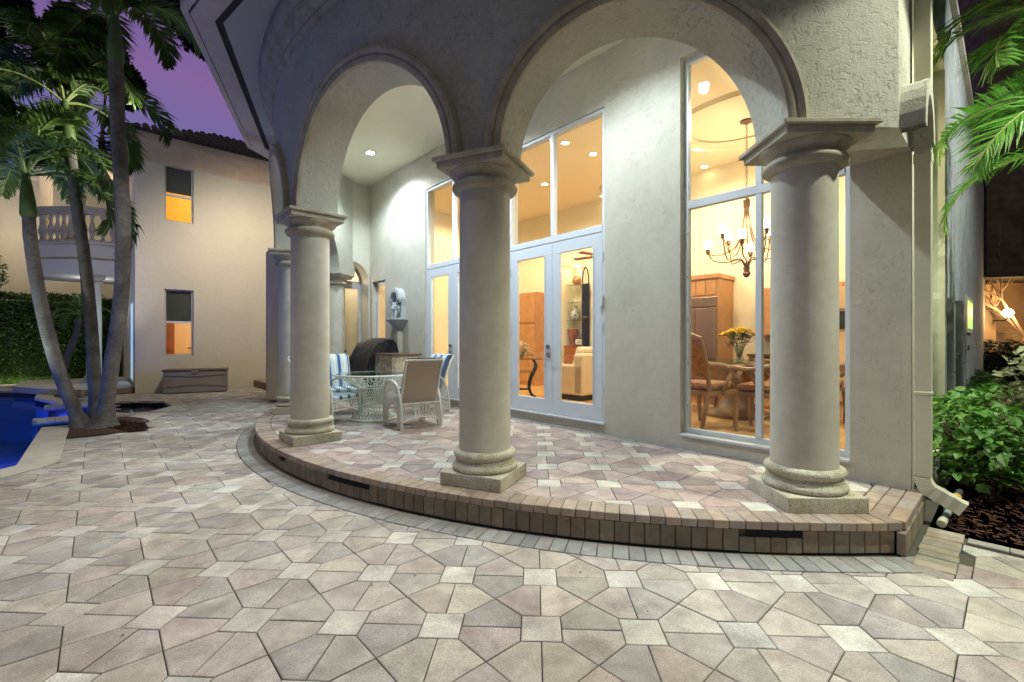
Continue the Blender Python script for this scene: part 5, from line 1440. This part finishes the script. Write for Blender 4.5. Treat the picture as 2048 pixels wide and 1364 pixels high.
# ------------------------------------------------------------------ rooms: dining and sitting
dx_,dy_=3.62,7.1
m_tw=M('carved_table_wood',(.24,.13,.065),.45,mott=[(6,.7,1.2)],bump=[('noise',14,.006)])
dt=thing('dining_table','round carved pedestal dining table with glass top behind the tall window','table',(dx_-.12,dy_,FZ))
MB().lathe([(.80,.835),(.82,.84),(.82,.852),(.80,.856)],48).obj('glass_top',m_glassd,dt,smooth=True,ang=30)
MB().lathe([(.45,0),(.47,.05),(.40,.09),(.30,.12),(.24,.22),(.20,.36),(.24,.46),(.40,.56),(.52,.66),(.60,.74),(.66,.79),(.66,.825),(.60,.835)],32).obj('pedestal',m_tw,dt,smooth=True,ang=50)
m_seat=M('patterned_seat_fabric',(.26,.12,.05),.85,mott=[(22,.5,1.5)])
def dchair(lab,x,y,rz):
    g=thing('dining_chair',lab,'chair',(x,y,FZ),rz,'carved armchairs at the dining table'); g.scale=(1.14,)*3
    mb=MB(); mb.box(-.27,.27,-.27,.25,.40,.45); 
    for s in (-1,1):
        mb.tube([(s*.25,-.25,.42),(s*.26,-.27,.2),(s*.24,-.26,0)],[.035,.028,.020],8); mb.tube([(s*.24,.24,.42),(s*.25,.30,.2),(s*.25,.36,0)],[.030,.026,.020],8)
    mb.obj('seat_frame',m_tw,g,smooth=True,ang=50)
    MB().box(-.25,.25,-.27,.22,.45,.54).obj('seat_cushion',m_seat,g,bevel=.04)
    mb=MB()
    for s in (-1,1): mb.tube([(s*.25,.22,.42),(s*.26,.26,.70),(s*.24,.34,1.0),(s*.22,.36,1.06)],.026,8)
    mb.tube([(-.24,.35,1.04),(-.12,.37,1.09),(0,.37,1.10),(.12,.37,1.09),(.24,.35,1.04)],.03,8); mb.tube([(-.25,.25,.60),(.25,.25,.60)],.022,8)
    mb.obj('back_frame',m_tw,g,smooth=True); mb=MB(); mb.grid([[(x_,.252+.11*u,.60+.44*u) for u in (0,.33,.66,1)] for x_ in (-.24,.24)]); mb.obj('back_panel',m_seat,g)
    for s in (-1,1):
        mb=MB(); arm=[Vector((s*.26,.28,.76)),Vector((s*.30,.08,.74)),Vector((s*.31,-.12,.70)),Vector((s*.31,-.26,.72))]
        cc=Vector((s*.31,-.24,.63))
        for k in range(14):
            a=R(100)-k*R(38); r_=.085*(1-k/16); arm.append(cc+Vector((0,-math.cos(a-PI/2)*r_*1.0,math.sin(a)*r_)))
        mb.tube(arm,[.03]*4+[.028-.0008*k for k in range(14)],8); mb.tube([(s*.30,.02,.45),(s*.31,-.06,.60),(s*.31,-.14,.70)],.022,8); mb.obj('arm',m_tw,g,smooth=True)
dchair('carved armchair nearest the left window jamb',2.62,6.25,2.10)
dchair('carved armchair in front of the table, close to the mullion',3.30,5.85,-2.35)
dchair('carved armchair on the far side of the dining table',3.1,7.95,.35)
dchair('carved armchair half hidden by the right column',4.35,6.6,-2.2-PI/3+PI*1.2)
va=thing('flower_vase','glass vase of yellow roses on the dining table','vase',(3.50,7.0,FZ+.857))
MB().lathe([(.055,0),(.06,.01),(.045,.10),(.07,.24)],20,caps=False).obj('vase',m_glassd,va,smooth=True)
m_yr=M('yellow_rose',(.85,.60,.03),.6,mott=[(30,.7,1.1)]); r=random.Random(12)
ms=MB(); ml=MB()
for k in range(17):
    a=2*PI*k/17*2.4; rd=.05+.19*((k*.618)%1); h=.36+.10*math.cos(rd*6)+r.uniform(-.03,.03); p=(rd*math.cos(a)*1.25,rd*math.sin(a),h)
    ms.tube([(0,0,.02),(p[0]*.4,p[1]*.4,.26),p],.004,4)
    rose=MB()
    for q in range(3):
        s_=.062-.014*q
        for z in range(5):
            b_=2*PI*z/5+q*.6; rose.add([(0,0,-.02),(s_*math.cos(b_-.6),s_*math.sin(b_-.6),.01+.012*q),(s_*1.15*math.cos(b_),s_*1.15*math.sin(b_),.03+.006*q),(s_*math.cos(b_+.6),s_*math.sin(b_+.6),.01+.012*q)],[(0,1,2),(0,2,3)])
    o=rose.obj('rose',m_yr,va); o.location=p; o.rotation_euler=(math.sin(a)*-.4,math.cos(a)*.4,0)
    for q in range(11):
        u=r.uniform(.5,.98); b_=r.uniform(0,6.28); P=Vector((p[0]*u,p[1]*u,.05+(p[2]-.05)*u)); d=Vector((math.cos(b_),math.sin(b_),.1)); w=Vector((-math.sin(b_),math.cos(b_),0))
        ml.add([P,P+d*.05+w*.032,P+d*.11,P+d*.05-w*.032],[(0,1,2,3)])
ms.obj('stems',m_frond,va); ml.obj('leaves',m_frond,va,kind='stuff')
# chandelier
chd=thing('chandelier','bronze multi arm chandelier with frosted cups over the dining table','chandelier',(3.66,7.1,0))
m_cup=M('lit_frosted_cup',(1,.9,.75),.5,emit=((1,.76,.42),7))
mb=MB(); mb.lathe([(.03,4.86),(.09,4.88),(.10,4.9)],16); mb.obj('canopy',m_bronze,chd,smooth=True)
mb=MB()
z=4.86; k=0
while z>3.72:
    c=circ(.017,0,8); mb.tube([((p[0]) if k%2 else 0,0 if k%2 else p[0],z+p[1]*1.6) for p in c],.004,4,caps=False); z-=.042; k+=1
mb.obj('chain',m_bronze,chd)
MB().lathe([(.015,3.70),(.055,3.66),(.045,3.62),(.05,3.58),(.03,3.50)],12).lathe([(.001,2.45),(.035,2.47),(.06,2.52),(.04,2.56),(.05,2.60),(.035,2.66),(.02,2.7)],12,caps=False).obj('hub',m_bronze,chd,smooth=True)
for k in range(8):
    a=2*PI*k/8+.2; ca,sa=math.cos(a),math.sin(a); rad_,zz=(.56,2.93) if k%2 else (.42,3.10)
    mb=MB()
    mb.tube([(ca*q[0],sa*q[0],q[1]) for q in [(v.x,v.z) for v in smooth_path([Vector((.03,0,2.64)),Vector((.10,0,2.74)),Vector((.28,0,2.72)),Vector((rad_*.85,0,2.76)),Vector((rad_,0,zz-.04))],20)]],.010,6)
    mb.tube([(ca*q[0],sa*q[0],q[1]) for q in [(v.x,v.z) for v in smooth_path([Vector((.02,0,3.58)),Vector((.06,0,3.25)),Vector((.16,0,2.95)),Vector((rad_*.7,0,2.84)),Vector((rad_*.95,0,zz-.06))],20)]],.008,6)
    arm=mb.obj('arm',m_bronze,chd,smooth=True)
    MB().lathe([(.02,zz-.06),(.035,zz-.02),(.03,zz),(.045,zz+.02)],10,(ca*rad_,sa*rad_,0)).obj('cup_holder',m_bronze,arm,smooth=True)
    MB().lathe([(.045,zz+.02),(.055,zz+.05),(.06,zz+.16)],14,(ca*rad_,sa*rad_,0)).obj('lamp_shade',m_cup,arm,smooth=True)
plight('chandelier_lamp',(3.66,7.1,3.35),80,WARM2,.25)
# fridge cabinet, kitchen units, arched niche
def inroom(name,label,cat,t,o): x,y,_=VW(t,o); return thing(name,label,cat,(x,y,FZ),VRZ)
m_steel=M('brown_steel',(.24,.15,.10),.3,metal=.7)
fc=inroom('fridge_cabinet','tall honey wood cabinet with built in refrigerator','cabinet',3.45,-3.66)
MB().box(-.42,.42,-.33,.33,0,2.32).box(-.45,.45,-.35,.37,2.32,2.40).obj('carcass',m_wood,fc,bevel=.005)
for k in range(4): MB().box(-.38+.19*k,-.38+.19*k+.175,.33,.345,2.02,2.28).obj('drawer',m_wood,fc,bevel=.005)
for s in (0,1): MB().box(-.40+.40*s,-.005+.40*s,.33,.36,.12,1.78).obj('fridge_door',m_steel,fc,bevel=.01)
MB().box(-.40,.395,.33,.37,1.80,1.98).obj('vent_grille',m_steel,fc,bevel=.01)
MB().box(.06,.34,.36,.365,.80,1.12).obj('ice_dispenser',m_dark,fc)
ku=inroom('kitchen_cabinet','orange wood wall units seen past the right column','cabinet',1.95,-3.7)
MB().box(-.75,.55,-.29,.05,1.25,2.1).box(-.75,.6,-.29,.25,0,.9).obj('carcass',m_wood,ku)
for k in range(3): MB().box(-.73+.42*k,-.73+.42*k+.41,.05,.07,1.27,2.08).obj('door',m_wood,ku,bevel=.01)
for k in range(3): 
    for z0 in (.05,.35,.62): MB().box(-.73+.42*k,-.73+.42*k+.41,.25,.27,z0,z0+.25).obj('drawer_front',M('peach_wood',(.62,.33,.13),.45) if not bpy.data.materials.get('peach_wood') else bpy.data.materials['peach_wood'],ku,bevel=.008)
MB().box(-.77,.62,-.29,.29,.9,.94).obj('worktop',M('dark_worktop',(.08,.05,.035),.2),ku)
ov=inroom('wall_oven','dark wall oven in a pale unit beside the right column','oven',1.05,-3.45)
MB().box(-.32,.35,-.5,.1,0,2.0).obj('housing',M('pale_peach_unit',(.66,.42,.22),.6),ov)
MB().box(-.28,.31,.1,.12,1.35,1.62).obj('oven_glass',M('oven_black',(.02,.015,.012),.1),ov); MB().box(-.28,.31,.12,.14,1.63,1.66).obj('oven_handle',m_steel,ov); MB().box(-.30,.33,.1,.115,.72,.78).obj('trim',m_wood2,ov); MB().box(-.30,.33,.1,.115,.2,.25).obj('trim',m_wood2,ov)
mb=MB(); a_=[(2.87+.15*math.cos(PI*k/12),2.32+.16*math.sin(PI*k/12)) for k in range(13)]; a_=[(3.02,1.2)]+a_+[(2.72,1.2)]
mb.add([(t,BO-.12,z) for t,z in a_]+[(t,BO+.003,z) for t,z in a_],[tuple(range(15))]+[(k,(k+1)%15,15+(k+1)%15,15+k) for k in range(15)]); vp('wall_niche',mb,M('niche_paint',(.55,.44,.27),.9))
hc=inroom('tall_cabinet','tall honey wood panelled cabinet seen through the left door pane','cabinet',8.12,-3.7)
MB().box(-.32,.34,-.28,.25,0,2.46).obj('carcass',m_wood,hc)
for z0,z1 in ((.1,.75),(.82,1.6),(1.66,2.4)): MB().box(-.29,.31,.25,.275,z0,z1).obj('door',m_wood,hc,bevel=.02)
# iron arched window on the far wall
iw=inroom('iron_screen','tall arched black wrought iron screen on the sitting room wall','screen',6.55,-3.93); iw.scale=(.48,1,1)
mb=MB(); 
for x_ in (-.22,.22): mb.tube([(x_,0,.7),(x_,0,2.5)],.02,6)
mb.tube([(.22*math.cos(PI*k/12),0,2.5+.5*math.sin(PI*k/12)) for k in range(13)],.02,6); mb.tube([(-.22,0,1.75),(.22,0,1.75)],.02,6); mb.tube([(-.22,0,.7),(.22,0,.7)],.02,6)
for k in range(26): mb.tube([(.22,0.01,.75+.07*k),(.25,.01,.77+.07*k)],.010,4); mb.tube([(-.22,.01,.75+.07*k),(-.16,.01,.79+.07*k),(-.22,.01,.82+.07*k)],.008,4)
mb.obj('frame',m_black,iw)
MB().box(-.21,.21,-.03,-.02,.7,1.73).box(-.21,.21,-.03,-.02,1.78,2.6).obj('dark_panel',m_dark,iw)
# niche contents
def vase(lab,t,z,prof,mat,n=20,handles=False):
    x,y,_=VW(t,BO-.30); g=thing('vase',lab,'vase',(x,y,z)); MB().lathe(prof,n,caps=False).obj('body',mat,g,smooth=True,ang=70)
    if handles:
        hb=MB()
        for s in (-1,1): hb.tube([(s*.07,0,.20),(s*.12,0,.24),(s*.11,0,.31),(s*.05,0,.33)],.010,6)
        hb.obj('handles',mat,g)
    return g
m_cop=M('copper_glaze',(.42,.20,.08),.3,metal=.4); m_mix=M('painted_ceramic',(.5,.5,.42),.3,mott=[(18,.15,1.3)]); m_rw=M('red_carved_urn',(.30,.10,.04),.5,mott=[(20,.4,1.4)])
g=vase('round copper pot with loop handle on the top glass shelf',7.13,2.951,[(.05,0),(.10,.03),(.13,.10),(.11,.18),(.06,.21),(.07,.23)],m_cop); MB().tube([(-.09,0,.18),(-.08,0,.30),(0,0,.35),(.08,0,.30),(.09,0,.18)],.008,6).obj('handle',m_cop,g)
vase('painted two handled vase on the lower glass shelf',7.19,2.021,[(.05,0),(.09,.03),(.13,.12),(.12,.2),(.05,.26),(.045,.34),(.07,.38)],m_mix,handles=True)
vase('red carved urn on the niche chest',7.26,1.361,[(.07,0),(.05,.04),(.10,.14),(.13,.32),(.15,.42),(.13,.43)],m_rw)
x,y,_=VW(6.98,BO-.22); pf=thing('picture_frame','small black framed plaque on the niche chest','picture frame',(x,y,1.361),VRZ); MB().box(-.15,.15,-.01,.01,0,.19).obj('frame',m_black,pf); MB().box(-.125,.125,.01,.013,.025,.165).obj('plaque',M('cream_card',(.75,.7,.55),.8),pf)
tx=bpy.data.curves.new('lettering','FONT'); tx.body='655'; tx.size=.09; tx.align_x='CENTER'; tx.extrude=.001; to_=bpy.data.objects.new('lettering_curve',tx); link(to_); dg=bpy.context.evaluated_depsgraph_get(); me_=bpy.data.meshes.new_from_object(to_.evaluated_get(dg)); bpy.data.objects.remove(to_); me_.materials.clear(); me_.materials.append(m_black); to=bpy.data.objects.new('lettering',me_); link(to); to.parent=pf; to.location=(0,.016,.06); to.rotation_euler=(R(90),0,PI)
ck=inroom('chest','low reddish wood chest in the shelf niche','chest',7.07,BO-.12); MB().box(-.30,.30,-.33,.05,0,1.045).box(-.31,.31,-.34,.07,1.045,1.06).obj('body',m_wood2,ck,bevel=.006)
# sofa
sf=thing('sofa','cream upholstered sofa with loose back cushion behind the French door','sofa',(1.36,8.8,FZ),VRZ)
m_sofa=M('cream_leather',(.64,.50,.33),.55,mott=[(3,.92,1.03)],bump=[('noise',4,.01)])
MB().box(.0,1.0,-.22,0,.10,.70).obj('arm',m_sofa,sf,bevel=.04)
MB().box(-.02,.24,-1.9,-.0,.10,.92).obj('backrest',m_sofa,sf,bevel=.05)
MB().box(.2,1.0,-1.9,-.22,.10,.45).obj('base',m_sofa,sf,bevel=.03)
MB().box(.22,.98,-1.2,-.24,.45,.60).obj('seat_cushion',m_sofa,sf,bevel=.05)
mb=MB(); mb.obox((.36,-.55,.80),(0,1,0),.30,(.95,0,.3),.10,(-.3,0,.95),.26); mb.obj('back_cushion',m_sofa,sf,bevel=.07)
MB().box(.03,.97,-1.85,-.03,.0,.10).obj('plinth',m_black,sf)
# scrolled iron side table with dried flowers
p=px(1060,717,9.2); sd=thing('side_table','scroll legged iron side table with glass top inside the left door pane','side table',(p.x,9.2,FZ))
MB().box(-.45,.25,-.3,.3,.80,.83).box(-.35,.05,-.26,.26,.55,.57).obj('top',m_glassd,sd)
mb=MB()
for s in (-1,1):
    mb.tube([tuple(v) for v in smooth_path([Vector((.06,s*.24,.80)),Vector((.12,s*.24,.66)),Vector((.02,s*.24,.45)),Vector((-.02,s*.24,.22)),Vector((.06,s*.24,.05)),Vector((.13,s*.24,.02))],24)],.024,8)
    mb.tube([(-.40,s*.24,.8),(-.40,s*.24,0)],.02,8)
mb.tube([(-.4,0,.2),(0,0,.2)],.02,8); mb.tube([(0,-.24,.2),(0,.24,.2)],.02,8); mb.obj('legs',m_black,sd,smooth=True)
x,y=p.x-.2,9.2; df=thing('flower_arrangement','ball of dried cream flowers on the side table','flowers',(x,y,FZ+.83)); mb=MB(); leaf_cloud(mb,500,ell_sampler((0,0,.17),.2,.2,.16,.5,4,3),.07,random.Random(2)); mb.obj('blooms',M('dried_cream',(.62,.5,.34),.9),df,kind='stuff'); MB().lathe([(.05,0),(.07,.05),(.04,.1)],12).obj('pot',m_brass,df)

# ------------------------------------------------------------------ unseen lamps: some inferred from the light they cast, the rest added as fill
slight('corner_flood',(5.0,1.9,6.6),(4.3,4.3,1.6),1350,(.95,1.0,.78),92,.8,.06)
slight('frond_fill',(6.3,3.0,.3),(5.7,4.6,3.6),480,(.88,1.0,.70),100,.8,.08)  # added low fill that brightens the right hand fronds
slight('balcony_fill',(-9.3,8.4,.1),(-13.3,14.2,5.0),420,(.95,.94,1.0),50,.8,.06)  # added fill from the pool side for the balcony front
slight('eave_flood',VW(12.4,2.2,5.4),(-8.0,15.0,3.2),480,(1.0,.88,.68),130,.9,.10)
for ph_,col_,pw_ in ((-44,(1.0,.97,.92),260),(-24,(.98,.98,.98),270),(-4,(1.0,.90,.74),260),(16,(.95,.97,1.0),180)):
    x,y=pol(7.95,ph_); a=VW(x,y,5.25); x,y=pol(10.6,ph_); slight('ground_fill',a,VW(x,y,0),pw_,col_,112,.7,.05)  # added fill spots over the paving, not fittings on the gutter
x,y=pol(7.95,34); slight('crown_fill',VW(x,y,5.3),(-8.4,8.0,5.2),420,(1.0,.98,.82),70,.7,.06)  # added to brighten the left palm crowns
slight('side_wall_fill',(8.2,3.6,6.8),(7.2,8.2,1.6),900,(.94,1.0,.92),100,.8,.08)  # added fill that lightens the side wall
slight('palm_fill',(-8.2,6.4,.15),(-8.6,8.2,4.6),220,(.9,1.0,.85),90,.8,.05)  # added fill from below for the palm fronds
slight('hedge_fill',GW(-2.6,5.2,.5),GW(-3.4,8.0,1.6),180,(1.0,1.0,.75),120,.8,.08)  # added to lift the hedge out of the dark
slight('pool_deck_flood',(-9.0,20.0,8.2),(-6.0,8.0,0),500,(.86,.92,1.0),90,.9,.12)

x,y=2.22,8.6
fan=thing('ceiling_fan','ceiling fan on a long rod seen through the transom above the French doors','ceiling fan',(2.02,10.1,0))
MB().tube([(0,0,4.9),(0,0,3.45)],.015,8).lathe([(.07,4.9),(.06,4.84),(.02,4.80)],14).obj('rod',m_white,fan,smooth=True)
MB().lathe([(.03,3.50),(.11,3.44),(.12,3.34),(.06,3.28)],18).obj('motor',m_white,fan,smooth=True)
MB().lathe([(.10,3.28),(.12,3.22),(.07,3.14),(.01,3.12)],16).obj('lamp_bowl',m_cup,fan,smooth=True)
for k in range(5):
    a=2*PI*k/5; ca,sa=math.cos(a),math.sin(a); mb=MB(); mb.obox((ca*.42,sa*.42,3.36),(ca,sa,0),.30,(-sa,ca,.15),.07,(0,0,1),.005); mb.obj('blade',m_wood2,fan)

r=random.Random(77); m_dl=M('dry_leaf',(.16,.09,.035),.8)
mb=MB()
for _ in range(90):
    y=r.uniform(2.2,11); x=r.uniform(-.9*y,.35*y)
    t,o_=toV(x,y)
    if math.hypot(t-CT,o_-CO)<7.25 or inside(pool,x,y) or inside(spa,x,y) or o_<.5: continue
    q=r.uniform(.008,.022); a=r.uniform(0,6.28); ca,sa=math.cos(a),math.sin(a)
    mb.add([(x,y,.004),(x+q*.5*ca-q*.3*sa,y+q*.5*sa+q*.3*ca,.010),(x+q*ca,y+q*sa,.004),(x+q*.5*ca+q*.3*sa,y+q*.5*sa-q*.3*ca,.007)],[(0,1,2),(0,2,3)])
o=mb.obj('leaf_litter',m_dl,None,kind='stuff'); tag(o,'tiny dry brown leaf bits scattered over the paving','leaf litter')
